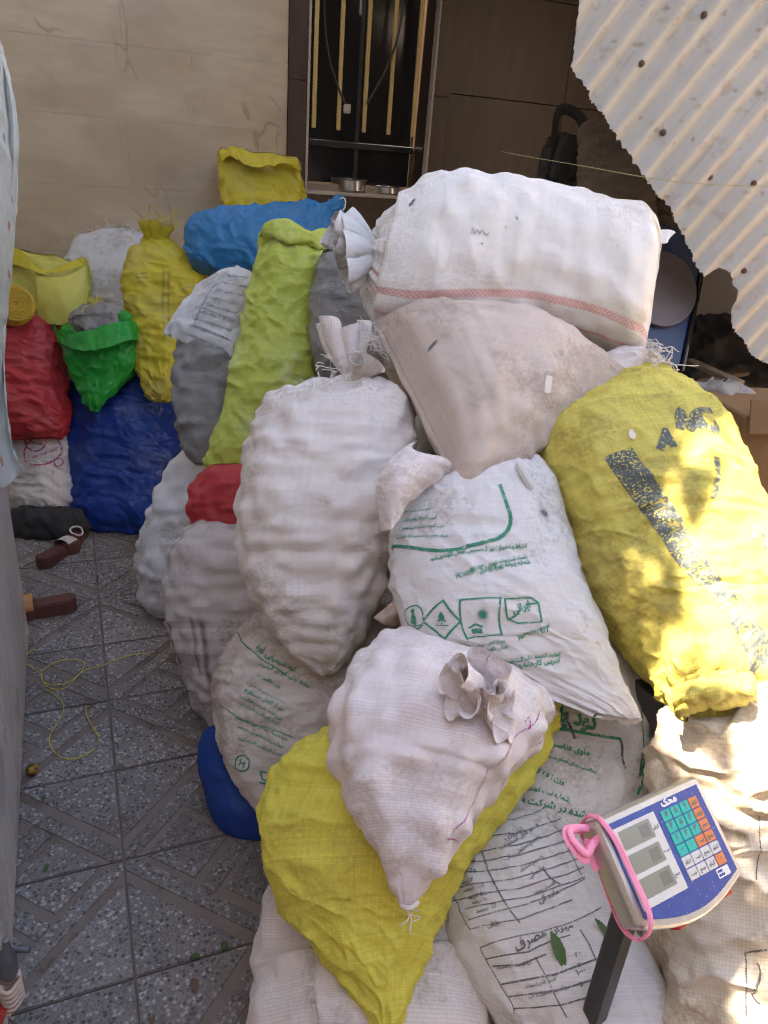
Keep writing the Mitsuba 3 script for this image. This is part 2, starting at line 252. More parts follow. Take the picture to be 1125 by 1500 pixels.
[65207,85,26,0,0,1,11,10,14,14,30,25,28,23,15,27,11,36,11,39,14,43,31,53,29,53,12,67,12,69,22,64,40,72,43,76,42,80,27,80,13,72,2,55,0,46,5,38,0,26,0,17,5,11,1,7,48,48,48,53,51,56,56,56,59,53,59,48,56,45,6,41,60,41,65,44,68,51,67,52,60,49,57,7,34,48,34,53,37,56,42,56,45,53,45,48,42,45],
[65208,92,32,0,10,9,13,14,30,24,28,24,12,37,12,40,17,42,31,53,29,51,16,53,12,64,11,69,17,68,37,78,37,82,15,87,11,95,11,98,8,98,3,94,0,86,0,75,8,70,2,65,0,54,0,46,5,37,0,25,0,17,5,11,1,0,0,8,47,48,47,53,50,56,55,56,58,53,58,48,55,45,50,45,7,40,65,43,68,48,68,51,65,51,60,44,57,40,60,7,33,48,33,53,36,56,41,56,44,53,44,48,41,45],
[65210,136,35,3,-3,3,8,7,21,9,21,17,18,14,2,21,-9,28,-11,43,-10,50,-5,53,3,49,29,60,31,63,17,70,12,88,32,105,40,115,40,122,37,129,26,127,12,139,11,142,8,142,3,138,0,115,3,101,-1,80,-1,64,3,63,-5,56,-15,39,-22,25,-22,12,-17,6,-11,-7,96,25,84,10,107,11,113,13,118,22,114,28,105,29],
[65211,91,19,0,0,1,11,9,14,14,30,24,27,22,15,28,10,43,28,60,38,77,38,83,34,87,27,86,12,79,4,70,0,36,-2,25,0,17,6,10,1,-8,42,10,59,9,69,11,75,15,76,23,71,28,60,27,51,21],
[65212,95,24,0,0,1,11,9,14,14,30,24,27,22,14,28,10,43,28,51,34,64,39,77,38,83,34,87,27,86,12,98,11,101,8,101,3,97,0,76,3,59,-2,36,-2,25,0,17,6,10,1,-8,42,10,59,9,69,11,75,15,76,23,71,28,60,27,51,21],
[65217,79,14,2,1,3,12,17,11,20,17,19,70,30,70,31,30,47,39,61,40,68,37,75,28,73,12,61,3,47,0,-8,31,12,47,11,57,13,63,17,64,24,59,29,48,28,40,23],
[65219,68,14,0,0,0,11,6,11,9,17,7,70,19,70,20,30,36,39,50,40,62,32,64,16,58,7,48,2,39,0,-8,20,12,34,11,48,14,52,17,53,24,48,29,37,28,29,23],
[65226,54,27,1,-20,1,-10,4,-2,19,12,9,23,8,33,13,38,25,43,42,41,47,35,47,24,40,13,59,10,60,3,56,0,44,0,28,5,14,-7,12,-15,18,-24,26,-26,36,-26,52,-22,55,-31,37,-37,18,-36,9,-32,-6,19,29,29,19,36,26,36,30,31,33,21,32],
[65227,51,17,0,10,13,11,7,22,7,31,14,42,24,46,39,45,37,34,25,35,20,32,18,25,27,15,33,15,44,20,48,9,22,1,0,0],
[65233,97,26,3,14,4,30,6,36,8,36,16,34,14,20,16,15,22,11,32,9,74,9,80,12,81,18,67,17,58,23,57,37,60,44,69,52,79,53,88,47,92,38,92,14,89,6,80,0,68,-2,23,-1,10,4,-6,69,31,72,28,82,29,81,37,77,42,70,40,8,68,66,69,72,72,74,78,73,80,70,79,64,76,62,70,63],
[65235,46,19,0,0,1,11,19,11,29,16,29,18,17,17,11,19,6,26,6,35,10,45,16,51,21,53,33,51,38,46,42,35,42,19,39,11,32,4,20,0,-6,18,32,22,28,31,30,30,37,25,42,19,40,8,18,67,19,73,22,75,28,74,30,71,29,65,26,63,20,64],
[65236,50,16,0,0,1,11,12,11,7,20,7,29,11,37,22,44,33,43,40,37,43,31,43,19,39,11,56,9,56,3,53,0,27,3,-7,19,22,23,15,27,15,32,22,30,31,23,33,19,29,8,19,61,21,64,27,65,30,63,31,57,29,54,23,53,20,55],
[65239,46,19,0,0,1,11,19,11,29,16,29,18,17,17,11,19,6,26,6,35,10,45,16,51,21,53,33,51,38,46,42,35,42,19,39,11,32,4,20,0,-6,18,32,22,28,31,30,30,37,25,42,19,40,7,26,71,29,74,34,74,37,70,36,64,29,62,26,65,7,11,65,11,71,14,74,21,72,22,66,19,62,14,62],
[65240,50,16,0,0,1,11,12,11,7,20,7,29,11,37,22,44,33,43,40,37,43,31,43,19,39,11,56,9,56,3,53,0,27,3,-7,19,22,23,15,27,15,32,22,30,31,23,33,19,29,7,28,62,31,65,36,65,39,61,38,55,31,53,28,56,7,12,57,15,65,20,65,23,62,23,56,20,53,15,53],
[65245,70,19,3,-3,3,8,7,21,9,21,17,18,14,2,17,-6,21,-9,37,-11,49,-5,53,8,51,70,63,70,64,6,58,-11,46,-20,26,-22,12,-17,6,-11],
[65246,74,22,3,-3,3,8,9,21,17,18,14,2,21,-9,37,-11,50,-4,53,4,51,70,63,70,64,21,68,12,80,9,79,1,64,2,60,-10,53,-17,38,-22,25,-22,15,-19,6,-11],
[65247,27,9,0,0,1,11,7,11,10,15,9,70,20,70,21,10,16,3,7,0],
[65248,31,14,0,0,1,11,7,11,10,15,9,70,20,70,22,18,24,13,37,10,38,3,34,0,26,0,17,5,11,1],
[65249,51,23,2,-14,3,3,10,12,22,16,36,16,34,26,29,30,21,29,16,21,8,25,7,28,13,36,20,40,32,41,37,39,46,27,47,10,44,3,22,5,15,1,13,-10,18,-35,7,-37],
[65250,60,19,1,-9,1,5,6,19,17,31,28,37,41,37,52,15,66,8,66,3,62,0,47,3,41,-2,33,-2,25,1,14,10,12,-4,18,-32,17,-36,7,-38,-6,23,19,31,10,41,10,39,21,35,26,27,24],
[65251,55,13,0,0,1,11,8,14,16,30,24,37,38,37,48,26,49,11,46,5,38,0,28,0,16,5,6,0,-7,21,17,29,11,37,12,38,18,36,24,31,27,26,26],
[65252,58,17,0,0,1,11,6,12,15,29,27,38,39,36,45,29,50,16,65,8,65,3,61,0,53,0,46,4,41,-1,30,-2,16,7,9,1,-7,22,17,28,10,35,9,38,11,38,17,31,27,23,23],
[65253,69,22,3,-4,4,12,7,20,11,20,17,18,14,2,19,-8,28,-11,38,-11,46,-8,51,-3,53,4,52,16,47,29,58,33,64,16,64,1,59,-11,54,-16,39,-22,20,-21,9,-15,8,27,43,28,49,31,51,37,50,39,47,38,41,35,39,29,40],
[65255,29,11,0,0,1,11,10,12,13,18,8,40,19,43,24,25,24,14,21,7,17,3,8,0,8,7,56,8,62,11,64,17,63,19,60,18,54,15,52,9,53],
[65256,36,13,0,0,1,11,7,11,11,14,15,31,25,29,25,13,42,9,42,3,39,0,24,1,18,6,11,1,8,12,45,13,51,16,53,22,52,24,49,23,43,20,41,14,42],
[65257,43,12,3,20,6,28,14,37,12,42,20,49,36,33,40,23,40,14,38,8,32,2,16,0,5,7,-7,14,19,20,11,25,11,29,14,30,22,23,31,17,27],
[65258,51,16,3,28,10,39,28,46,29,54,40,54,42,16,47,11,55,11,57,3,54,0,45,0,37,3,32,9,17,8,11,10,4,17,-6,14,26,20,19,30,19,30,35,27,36,18,32],
[65259,59,16,0,0,1,11,11,11,7,20,7,29,11,37,16,39,13,44,18,51,21,51,43,34,55,19,53,5,44,0,33,0,22,4,-4,34,12,41,11,44,13,40,23,-6,19,32,18,20,24,17,28,23,28,29,24,33],
[65260,53,21,0,0,0,9,7,11,12,31,19,40,27,44,36,43,43,34,43,22,38,12,56,11,59,8,57,1,47,0,48,-7,45,-15,36,-20,26,-20,16,-16,10,-9,8,0,-7,20,3,22,-6,27,-9,34,-9,37,-6,36,0,32,3,-5,24,30,20,12,30,17,32,29,30,33],
[65261,46,16,5,-21,3,-10,19,-7,26,-1,13,1,7,5,5,19,9,29,20,37,32,35,38,28,41,19,41,4,38,-5,27,-16,13,-21,-6,17,15,20,11,30,13,29,20,24,25,19,24],
[65262,49,18,5,-21,3,-10,17,-8,26,-2,11,2,5,10,7,25,17,36,27,37,32,35,40,24,41,11,52,11,55,8,53,1,39,0,36,-8,23,-18,-6,17,14,20,11,30,11,28,22,25,25,19,24]]
FONT = {}
for _g in GLYPHS:
    _p, _i, _out = _g[2:], 0, []
    while _i < len(_p):
        _n = abs(_p[_i]); _r = Polygon([(_p[_i + 1 + 2 * k], _p[_i + 2 + 2 * k]) for k in range(_n)]).buffer(0)
        if _p[_i] > 0: _out.append(_r)
        else: _out[-1] = _out[-1].difference(_r)
        _i += 1 + 2 * _n
    FONT[chr(_g[0])] = (_g[1], unary_union(_out))
def lettering(s, bold=0.0):
    """(polygon in em/96 units from the origin, width); s is already in the order of the glyphs on the line"""
    x, out = 0, []
    for c in s:
        if c == ' ':
            x += 24; continue
        a, p = FONT[c]
        out.append(affinity.translate(p, x, 0)); x += a
    g = unary_union(out)
    return (g.buffer(bold) if bold else g), x
# joining forms: isolated, final, initial, medial (0 where a letter does not join onward)
FORMS = {'ا': (65165, 65166, 0, 0), 'آ': (65153, 65154, 0, 0), 'ب': (65167, 65168, 65169, 65170), 'پ': (64342, 64343, 64344, 64345), 'ت': (65173, 65174, 65175, 65176), 'ث': (65177, 65178, 65179, 65180), 'ج': (65181, 65182, 65183, 65184), 'چ': (64378, 64379, 64380, 64381), 'ح': (65185, 65186, 65187, 65188), 'خ': (65189, 65190, 65191, 65192), 'د': (65193, 65194, 0, 0), 'ذ': (65195, 65196, 0, 0), 'ر': (65197, 65198, 0, 0), 'ز': (65199, 65200, 0, 0), 'س': (65201, 65202, 65203, 65204), 'ش': (65205, 65206, 65207, 65208), 'ص': (65209, 65210, 65211, 65212), 'ض': (65213, 65214, 65215, 65216), 'ط': (65217, 65218, 65219, 65220), 'ع': (65225, 65226, 65227, 65228), 'ف': (65233, 65234, 65235, 65236), 'ق': (65237, 65238, 65239, 65240), 'ک': (64398, 64399, 64400, 64401), 'گ': (64402, 64403, 64404, 64405), 'ل': (65245, 65246, 65247, 65248), 'م': (65249, 65250, 65251, 65252), 'ن': (65253, 65254, 65255, 65256), 'و': (65261, 65262, 0, 0), 'ه': (65257, 65258, 65259, 65260), 'ی': (64508, 64509, 64510, 64511)}
def joined(t):
    """the forms of a line of print, in the order they stand from left to right"""
    out = []
    for i, c in enumerate(t):
        if c in FORMS:
            prev = i > 0 and t[i - 1] in FORMS and FORMS[t[i - 1]][2]
            nxt = i + 1 < len(t) and t[i + 1] in FORMS and FORMS[c][2]
            c = chr(FORMS[c][3 if prev and nxt else 2 if nxt else 1 if prev else 0])
        out.append(c)
    res, num = [], []
    for c in out:
        if c == '/' or 0x6f0 <= ord(c) <= 0x6f9: num.append(c)
        else: res += [''.join(num), c]; num = []
    return ''.join(reversed(res + [''.join(num)]))
TXT = {k: joined(t) for k, t in dict(h1='کود پلی', h2='حاوی عناصر ما', h3='مناسب برای تمام محصول', h4='وزن : ۲۵ کیلو', h5='شماره ثبت کودی : ۲', h6='شده در شرکت فرآور', h7='کود آبی گ', warn='احتیاط و هشدار : دور از دسترس اطفال نگهداری شود', reg='شماره ثبت ماده کودی : ۸۷۲۵۳', lic='شماره پروانه بهره برداری : ۱۹/۱۸۶۶۶', brand='ایرانی', tel='۶۵۳۹۸۴۲۹۲۴', sun1='دور از تابش مستقیم', sun2='آفتاب نگهداری شود', prod='تولید کننده : شرکت پتروشیمی', addr='آدرس کارخانه و دفتر مرکزی', urea='کود شیمیایی اوره', u2='ماده ثبتی کودی گرانوله', u3='وزن خالص ۵۰', use='میزان مصرف', use2='روش و زمان مصرف', p25='۲/۵ درصد', p2='۲ درصد', p05='۰/۵ درصد', p55='۵۵ درصد', p22='۲۲ درصد', p01='۰/۱ درصد', neut='خنثی', kals='کلسیم محلول', org='ماده آلی', potas='پتاسیم محلول در آب', nit='نیتروژن', phos='فسفر قابل استفاده', brand2='محک', k1='کیلو', k2='قیمت', k3='جمع', n700='۷۰۰', n1000='۱۰۰۰', n200='۲۰۰', n500='۵۰۰', d1='۱', d2='۲', d3='۳', d4='۴', d5='۵', d6='۶', d7='۷', d8='۸', d9='۹', d0='۰').items()}

# ------------------------------------------------------------------ sacks
def spow(x, p): return np.sign(x) * np.abs(x) ** p
def onto(s, px, py, lift):
    """a point lift metres off the cloth of sack s where the photograph shows this place"""
    return s.point(s.uv_at(px, py), lift)
class Sack:
    def __init__(s, key, material, st, lump=(0.055, 0.008), fold=(0.004, 5, 22), pleats=(), e=2.4, res=0.0075, seed=1, label=None, cat='sack', group=None, crease=None, floor=0.004):
        if crease is None: crease = 0.0085 if 'film' in material else 0.0028
        s.key = key
        L, R, t = [], [], []
        for (lx, ly, rx, ry, d, th) in st:
            dl, drr = d if isinstance(d, tuple) else (d, d)
            L.append(at(lx, ly, dl)); R.append(at(rx, ry, drr)); t.append(th)
        L, R, t = np.array(L), np.array(R), np.array(t)
        C = (L + R) / 2; wid = np.linalg.norm(R - L, axis=1) / 2
        arc = np.concatenate([[0], np.cumsum(np.linalg.norm(np.diff(C, axis=0), axis=1) + 0.25 * np.abs(np.diff(wid)) + 1e-6)])
        Lf, Rf, tf = PchipInterpolator(arc, L), PchipInterpolator(arc, R), PchipInterpolator(arc, t * wid)
        nv = int(max(40, arc[-1] / res)); nu = int(max(56, 2 * np.pi * wid.max() / res))
        q = np.linspace(0, arc[-1], nv)
        Ls, Rs, th = Lf(q), Rf(q), tf(q)
        C = (Ls + Rs) / 2; w = Rs - Ls; a = np.linalg.norm(w, axis=1) / 2; w /= 2 * a[:, None]
        tg = np.gradient(C, axis=0); tg /= np.linalg.norm(tg, axis=1, keepdims=True) + 1e-9
        view = CAM - C; view /= np.linalg.norm(view, axis=1, keepdims=True)
        n = view - (view * w).sum(1, keepdims=True) * w
        tp = tg - (tg * w).sum(1, keepdims=True) * w
        tl = np.linalg.norm(tp, axis=1, keepdims=True); tp = tp / np.maximum(tl, 1e-6)
        n2 = n - (n * tp).sum(1, keepdims=True) * tp * np.clip(tl * 1.5, 0, 1)
        n = n2 / np.linalg.norm(n2, axis=1, keepdims=True)
        phi = np.linspace(-np.pi / 2, 1.5 * np.pi, nu + 1)
        cx, sx = spow(np.cos(phi), 2 / e), spow(np.sin(phi), 2 / e)
        P = C[:, None] + (a[:, None] * -cx[None])[..., None] * w[:, None] + (th[:, None] * sx[None])[..., None] * n[:, None]
        circ = np.linalg.norm(np.diff(P, axis=1), axis=2).sum(1)
        u = phi[None] * 0 + np.linspace(0, 1, nu + 1)[None]
        U = np.concatenate([[0], np.cumsum(np.linalg.norm(np.diff(P[np.argmax(circ)], axis=0), axis=1))])
        V = q
        s.U, s.V = U, V
        N = surf_normals(P)
        if np.einsum('ijk,ijk->', N, P - C[:, None]) < 0: N = -N
        vv = q / q[-1]
        disp = np.zeros(P.shape[:2])
        rng = np.random.default_rng(seed)
        if lump:
            size, amp = lump[:2]; asp = lump[2] if len(lump) > 2 else 1.2
            XY = np.stack([(np.linspace(0, 1, nu + 1)[None] - 0.5) * circ[:, None] / asp, np.repeat(q[:, None], nu + 1, 1)], -1)
            keep, tall = [], []
            for vk in np.arange(-size * 0.2, q[-1] + size, size * 0.86):      # the pieces lie in rough rows round the sack
                ck = np.interp(vk, q, circ) / asp
                m = max(3, int(ck / size)); f0 = rng.uniform()
                for k in range(m):
                    keep.append([((k + f0 + rng.normal(0, 0.13)) / m % 1 - 0.5) * ck, vk + rng.normal(0, 0.13) * size]); tall.append(rng.uniform(0.45, 1.2))
            keep, amps = np.array(keep), np.array(tall)
            d, ix = cKDTree(keep).query(XY.reshape(-1, 2), k=min(5, len(keep)))
            f = (amps[ix] * np.exp(-(d / (size * 0.47)) ** 2)).sum(1).reshape(P.shape[:2])
            env = np.minimum(1, np.minimum(vv, 1 - vv) * 9)[:, None] * np.clip(th / (0.5 * a + 1e-6), 0.2, 1)[:, None]
            disp += 2.3 * amp * (f - 0.4) * env
        x3, y3 = np.cos(phi)[None] * np.ones((nv, 1)), np.sin(phi)[None] * np.ones((nv, 1))
        if fold and fold[0]:
            amp, fu, fv = fold
            q3 = np.stack([x3 * fu * 0.5 + 3, y3 * fu * 0.5 + seed, V[:, None] * fv + 0 * x3], -1)
            r = 1 - np.abs(2 * meshkit.fbm(q3, 3, seed) - 1)
            m = 0.35 + 1.3 * meshkit.noise(np.stack([x3 * 1.7, y3 * 1.7, V[:, None] * 6 + 0 * x3], -1), seed + 5)
            disp += 1.9 * amp * (r ** 3 - 0.35) * m
        if crease:
            q3 = P * 11 + 1.3 * (meshkit.noise(P * 9, seed + 4) - 0.5)[..., None]
            r1 = 1 - np.abs(2 * meshkit.noise(q3, seed + 6) - 1); r2 = 1 - np.abs(2 * meshkit.noise(q3 * 2.3 + 5, seed + 7) - 1)
            disp += crease * (r1 ** 6 + 0.55 * r2 ** 6 - 0.3)
        for (end, k, length, amp) in pleats:
            dist = (1 - vv if end else vv)[:, None] * q[-1]
            wgt = np.clip(1 - dist / length, 0, 1) ** 1.3
            q3 = np.stack([x3 * k / 5, y3 * k / 5, dist * 2 + 0 * x3 + 7], -1)
            r = 1 - np.abs(2 * meshkit.fbm(q3, 2, seed + 9) - 1)
            disp += wgt * amp * (r ** 2 - 0.5) * np.minimum(1, a[:, None] / 0.05)
        big = meshkit.noise(np.stack([x3 * 1.2 + seed, y3 * 1.2, V[:, None] * 4 + 0 * x3], -1), seed + 2) - 0.5
        disp += 0.025 * big * np.minimum(1, np.minimum(vv, 1 - vv) * 6)[:, None] * np.minimum(1, a / 0.12)[:, None] * np.clip(th / (0.5 * a + 1e-6), 0.1, 1)[:, None]
        disp[:, -1] = disp[:, 0]
        P = P + N * disp[..., None]
        P[..., 2] = np.where(P[..., 2] < floor, floor + 0.0006 * (P[..., 2] - P[..., 2].min()), P[..., 2])
        s.P = P
        s.N = surf_normals(P)
        if np.einsum('ijk,ijk->', s.N, P - C[:, None]) < 0: s.N = -s.N
        f = grid_faces(nv, nu + 1)
        flatP = P.reshape(-1, 3)
        if np.einsum('ij,ij->', np.cross(flatP[f[:, 1]] - flatP[f[:, 0]], flatP[f[:, 2]] - flatP[f[:, 0]]), s.N.reshape(-1, 3)[f[:, 0]]) < 0: f = f[:, ::-1]
        verts = [flatP]; uvs = [np.stack(np.broadcast_arrays(U[None, :], V[:, None]), -1).reshape(-1, 2)]
        faces = [f]; base = len(flatP)
        for row, k in ((0, 0), (nv - 1, 1)):            # close the ends
            verts.append(P[row].mean(0)[None]); uvs.append(np.array([[0, V[row]]]))
            i = row * (nu + 1) + np.arange(nu)
            tri = np.stack([i, i + 1, np.full(nu, base + k)], 1)
            faces.append(tri if k else tri[:, ::-1])
        s.front = (s.N * (CAM - P)).sum(-1) > 0
        s.px = proj(P)
        s.entry = put(key + '__fabric', (np.vstack(verts), np.vstack(faces)), material, True, uv=np.vstack(uvs))
        if label: tag(key, label, cat, group)
    def uv_at(s, px, py):
        """where on the cloth the mark sits that the photograph shows here"""
        d = np.where(s.front, ((s.px - [px, py]) ** 2).sum(-1), 1e12)
        i, j = np.unravel_index(np.argmin(d), d.shape)
        i1, j1 = min(i + 1, len(s.V) - 1), min(j + 1, len(s.U) - 1); i0, j0 = max(i - 1, 0), max(j - 1, 0)
        A = np.stack([(s.px[i, j1] - s.px[i, j0]) / (j1 - j0), (s.px[i1, j] - s.px[i0, j]) / (i1 - i0)], 1)
        dj, di = np.clip(np.linalg.lstsq(A, np.array([px, py]) - s.px[i, j], rcond=None)[0], -1, 1)
        return np.array([np.interp(j + dj, np.arange(len(s.U)), s.U), np.interp(i + di, np.arange(len(s.V)), s.V)])
    def point(s, uv, off=0.0012):
        fu = np.interp(uv[..., 0], s.U, np.arange(len(s.U))); fv = np.interp(uv[..., 1], s.V, np.arange(len(s.V)))
        i, j = np.clip(fv.astype(int), 0, len(s.V) - 2), np.clip(fu.astype(int), 0, len(s.U) - 2)
        a, b = (fv - i)[..., None], (fu - j)[..., None]
        def g(A): return (A[i, j] * (1 - b) + A[i, j + 1] * b) * (1 - a) + (A[i + 1, j] * (1 - b) + A[i + 1, j + 1] * b) * a
        n = g(s.N); n = n / (np.linalg.norm(n, axis=-1, keepdims=True) + 1e-9)
        return g(s.P) + n * off
    def normal(s, uv):
        return nz(s.point(uv, 1.0) - s.point(uv, 0.0))
    def jac(s, uv):
        h = 0.012
        return np.stack([(s.point(uv + [h, 0]) - s.point(uv - [h, 0])) / (2 * h), (s.point(uv + [0, h]) - s.point(uv - [0, h])) / (2 * h)], 1)
    def text(s, string, a, b, bold=0.0, tall=1.0):
        """a line of print from photograph point a (left end) to b"""
        g, width = lettering(TXT.get(string, string), bold)
        ua, ub = s.uv_at(*a), s.uv_at(*b)
        d = ub - ua
        J = s.jac((ua + ub) / 2)
        e = J @ d; Ld = np.linalg.norm(e)
        upv = np.cross(s.normal((ua + ub) / 2), e / Ld)
        upuv = np.linalg.lstsq(J, upv, rcond=None)[0] * (Ld / width) * tall
        return affinity.affine_transform(g, [d[0] / width, upuv[0], d[1] / width, upuv[1], ua[0], ua[1]])
    def line(s, pts, w=0.003):
        uv = np.array([s.uv_at(*p) for p in pts])
        if len(uv) > 3: uv = smooth_path(uv, 24)
        return LineString(uv).buffer(w / 2, cap_style='flat')
    def shape(s, polys, c, size, rot=0.0):
        """a figure in units of size metres about photograph point c, upright in the picture"""
        uc = s.uv_at(*c); J = s.jac(uc); n = s.normal(uc)
        right = nz(ROT @ np.array([math.cos(rot), math.sin(rot), 0])); right = nz(right - right @ n * n); upv = np.cross(n, right)
        X, Y = (np.linalg.lstsq(J, v, rcond=None)[0] * size for v in (right, upv))
        return affinity.affine_transform(polys, [X[0], Y[0], X[1], Y[1], uc[0], uc[1]])
    def decal(s, name, polys, material, label=None, off=0.0017, edge=0.011):
        V, Fc, n = [], [], 0
        for g in polys:
            for q in getattr(g, 'geoms', [g]):
                if q.geom_type != 'Polygon' or q.area < 1e-8: continue
                v, f = trimesh.creation.triangulate_polygon(q, engine='earcut')
                if len(f) == 0: continue
                v3, f = trimesh.remesh.subdivide_to_size(np.column_stack([v, np.zeros(len(v))]), f, edge, max_iter=12)
                V.append(v3[:, :2]); Fc.append(f + n); n += len(v3)
        uv = np.vstack(V); f = np.vstack(Fc)
        P = s.point(uv, off)
        nn = np.cross(P[f[:, 1]] - P[f[:, 0]], P[f[:, 2]] - P[f[:, 0]])
        ctr = s.N.reshape(-1, 3)[cKDTree(s.P.reshape(-1, 3)).query(P[f[:, 0]])[1]]
        f = np.where(((nn * ctr).sum(1) < 0)[:, None], f[:, ::-1], f)
        k = put(s.key + '__' + name, (P, f), material, True, uv=uv)
        labels[k] = {'kind': 'stuff'}
    def seam(s, row, r, flat=0.6):
        """the hem along a flat sewn end"""
        n = len(s.U) - 1; q = s.P[row]
        path = np.array([(q[n // 4 + k] + q[(n - (n // 4 + k) + n // 2) % n]) / 2 if False else q[n // 4 + k] for k in range(0, n // 2 + 1)])
        t = np.linspace(0, 1, len(path)); path = path + nz(CAM - path.mean(0)) * 0.002
        return tube(path + 0.002 * np.sin(40 * t)[:, None], r, 7, flat)
    def part(s, name, mesh, material, smooth=40):
        k = put(s.key + '__' + name, mesh, material, smooth)
        if name == 'frayed_threads': labels[k] = {'kind': 'stuff'}
        return k
def threads(o, direction, n, length, r=0.0009, spread=0.7, seed=0, base=0.02):
    rng = np.random.default_rng(seed); ms = []
    direction = nz(direction)
    for i in range(n):
        p = np.asarray(o) + rng.normal(0, base, 3); d = nz(direction + rng.normal(0, spread, 3)); l = length * rng.uniform(0.4, 1.2)
        pts = [p]
        for k in range(4):
            d = nz(d + rng.normal(0, 0.55, 3) + [0, 0, -0.15]); pts.append(pts[-1] + d * l / 4)
        ms.append(tube(smooth_path(pts, 10), r, 4))
    return cat(ms)
def along_threads(path, n, length, out, r=0.0008, seed=0):
    rng = np.random.default_rng(seed); ms = []
    path = smooth_path(path, 60)
    for i in range(n):
        p = path[rng.integers(60)] + rng.normal(0, 0.003, 3); d = nz(np.asarray(out) + rng.normal(0, 0.6, 3)); l = length * rng.uniform(0.3, 1.2); pts = [p]
        for k in range(3):
            d = nz(d + rng.normal(0, 0.5, 3)); pts.append(pts[-1] + d * l / 3)
        ms.append(tube(smooth_path(pts, 7), r, 4))
    return cat(ms)
def flare(o, axis, side, r0, r1, length, folds=7, wave=0.35, curl=0.4, seed=0, squash=0.7, nv=44, nu=260, fold_over=1.3):
    """gathered cloth that opens from a tie at o along axis"""
    axis = nz(axis); x = nz(np.asarray(side) - (np.asarray(side) @ axis) * axis); y = np.cross(axis, x)
    th = np.linspace(0, 2 * np.pi, nu); t = np.linspace(0, 1, nv)
    TH, TT = np.meshgrid(th, t)
    q = np.stack([np.cos(TH) * folds / 4, np.sin(TH) * folds / 4, TT * 1.2 + seed], -1)
    n1 = meshkit.fbm(q, 2, seed) - 0.5; n2 = meshkit.fbm(q * 0.5 + 9, 2, seed + 1) - 0.5
    ph = TH + TT * (fold_over / folds * np.sin(folds * TH + seed) + 0.8 * n1)
    r = (r0 + (r1 - r0) * np.sin(TT * np.pi / 2) ** 0.8) * (1 + (wave * (np.cos(folds * TH + 2.0 * n2 + seed) * 0.7 + 1.2 * n1)) * (0.35 + 0.65 * TT))
    z = length * TT * (1 + 1.2 * n2 * TT) - curl * length * TT ** 3 * (0.5 + n1)
    P = np.asarray(o) + axis * z[..., None] + x * (r * np.cos(ph))[..., None] + y * (r * np.sin(ph) * squash)[..., None]
    P[:, -1] = P[:, 0]
    return P

# ------------------------------------------------------------------ the setting
def chips(p, s):
    d1, d2, r = voronoi(p.x / s, p.y / s)
    return smoothstep(0.02, 0.14, d2 - d1) * smoothstep(0.62, 0.45, d1), r
def terrazzo(p, n, uv):
    m1, r1 = chips(p, 0.0088); m2, r2 = chips(p + 3.3, 0.0042)
    c = mix((0.17, 0.155, 0.15), (0.23, 0.212, 0.206), noise(p.x * 22, p.y * 22))
    c = mix(c, mix((0.10, 0.095, 0.093), (0.30, 0.285, 0.277), smoothstep(0.25, 0.8, r2)), m2 * 0.5)
    c = mix(c, mix((0.05, 0.05, 0.055), (0.44, 0.42, 0.41), smoothstep(0.3, 0.75, r1)), m1 * dr.select(cell_rand(r1 * 977) > 0.6, 0.75, 0.0))
    s = smoothstep(0.45, 0.75, fbm(p.x * 3.3, p.y * 3.3, 2.0, 3) + 0.25 * (noise(p.x * 120, p.y * 120) - 0.5))
    return mix(c, (0.11, 0.088, 0.073), s * 0.6)
def cement(p, n, uv):
    g = fbm(p.x * 14, p.y * 14, p.z * 14, 3)
    c = mix((0.145, 0.118, 0.103), (0.21, 0.178, 0.158), g)
    return mix(c, (0.08, 0.06, 0.05), smoothstep(0.55, 0.78, fbm(p.x * 9 + 4, p.y * 9, 1.0, 3) + 0.2 * (noise(p.x * 200, p.y * 200) - 0.5)) * 0.7)
mat('terrazzo', lambda p, n, uv: terrazzo(p, n, uv) * mi.Color3f(0.90, 0.875, 0.85) * (0.86 + 0.26 * cell_rand((p.x + 0.01) / 0.32, (p.y - 1.455) / 0.32, 5.0)), 0.6, bump=lambda p, n, uv: 0.0006 * fbm(p.x * 180, p.y * 180, 1.0, 2))
mat('cement', lambda p, n, uv: cement(p, n, uv) * mi.Color3f(0.98, 0.94, 0.90), 0.75, bump=lambda p, n, uv: 0.0009 * fbm(p.x * 120, p.y * 120, p.z * 120, 2))
def stone(p, n, uv):
    k = 0.0
    w = fbm(p.x * 2.3 + 0.6 * k, p.y * 2.3, p.z * 5.0, 4)
    c = mix((0.42, 0.32, 0.20), (0.53, 0.43, 0.295), smoothstep(0.3, 0.7, w))
    c = mix(c, (0.40, 0.31, 0.22), 0.5 * noise(p.x * 14, p.z * 60 + 9 * k, p.y * 9))
    v = dr.abs(fbm(p.x * 3.1 + 3 * k, p.z * 2.2 + p.x * 1.4, p.y + 5.0, 4) - 0.5)
    c = mix(c, (0.22, 0.15, 0.10), 0.5 * smoothstep(0.010, 0.0, v) * smoothstep(0.45, 0.65, noise(p.x * 5, p.z * 5, 8.0)))
    return mix(c, (0.27, 0.20, 0.14), 0.28 * smoothstep(0.55, 0.8, fbm(p.x * 6, p.y * 6, p.z * 6 + 3, 3) + 0.2 * (noise(p.x * 150, p.y * 150, p.z * 150) - 0.5)))
mat('wall_stone', stone, 0.38, specular=0.4)
mat('mortar', (0.30, 0.225, 0.155), 0.9)
def brown(p, n, uv):
    g = noise(p.x * 60, p.y * 60, p.z * 5) * 0.5 + fbm(p.x * 25, p.y * 25, p.z * 3, 3) * 0.5
    return mix((0.038, 0.022, 0.015), (0.065, 0.039, 0.027), g)
mat('brown_tile', brown, 0.4)
mat('light_joint', (0.42, 0.36, 0.30), 0.8)
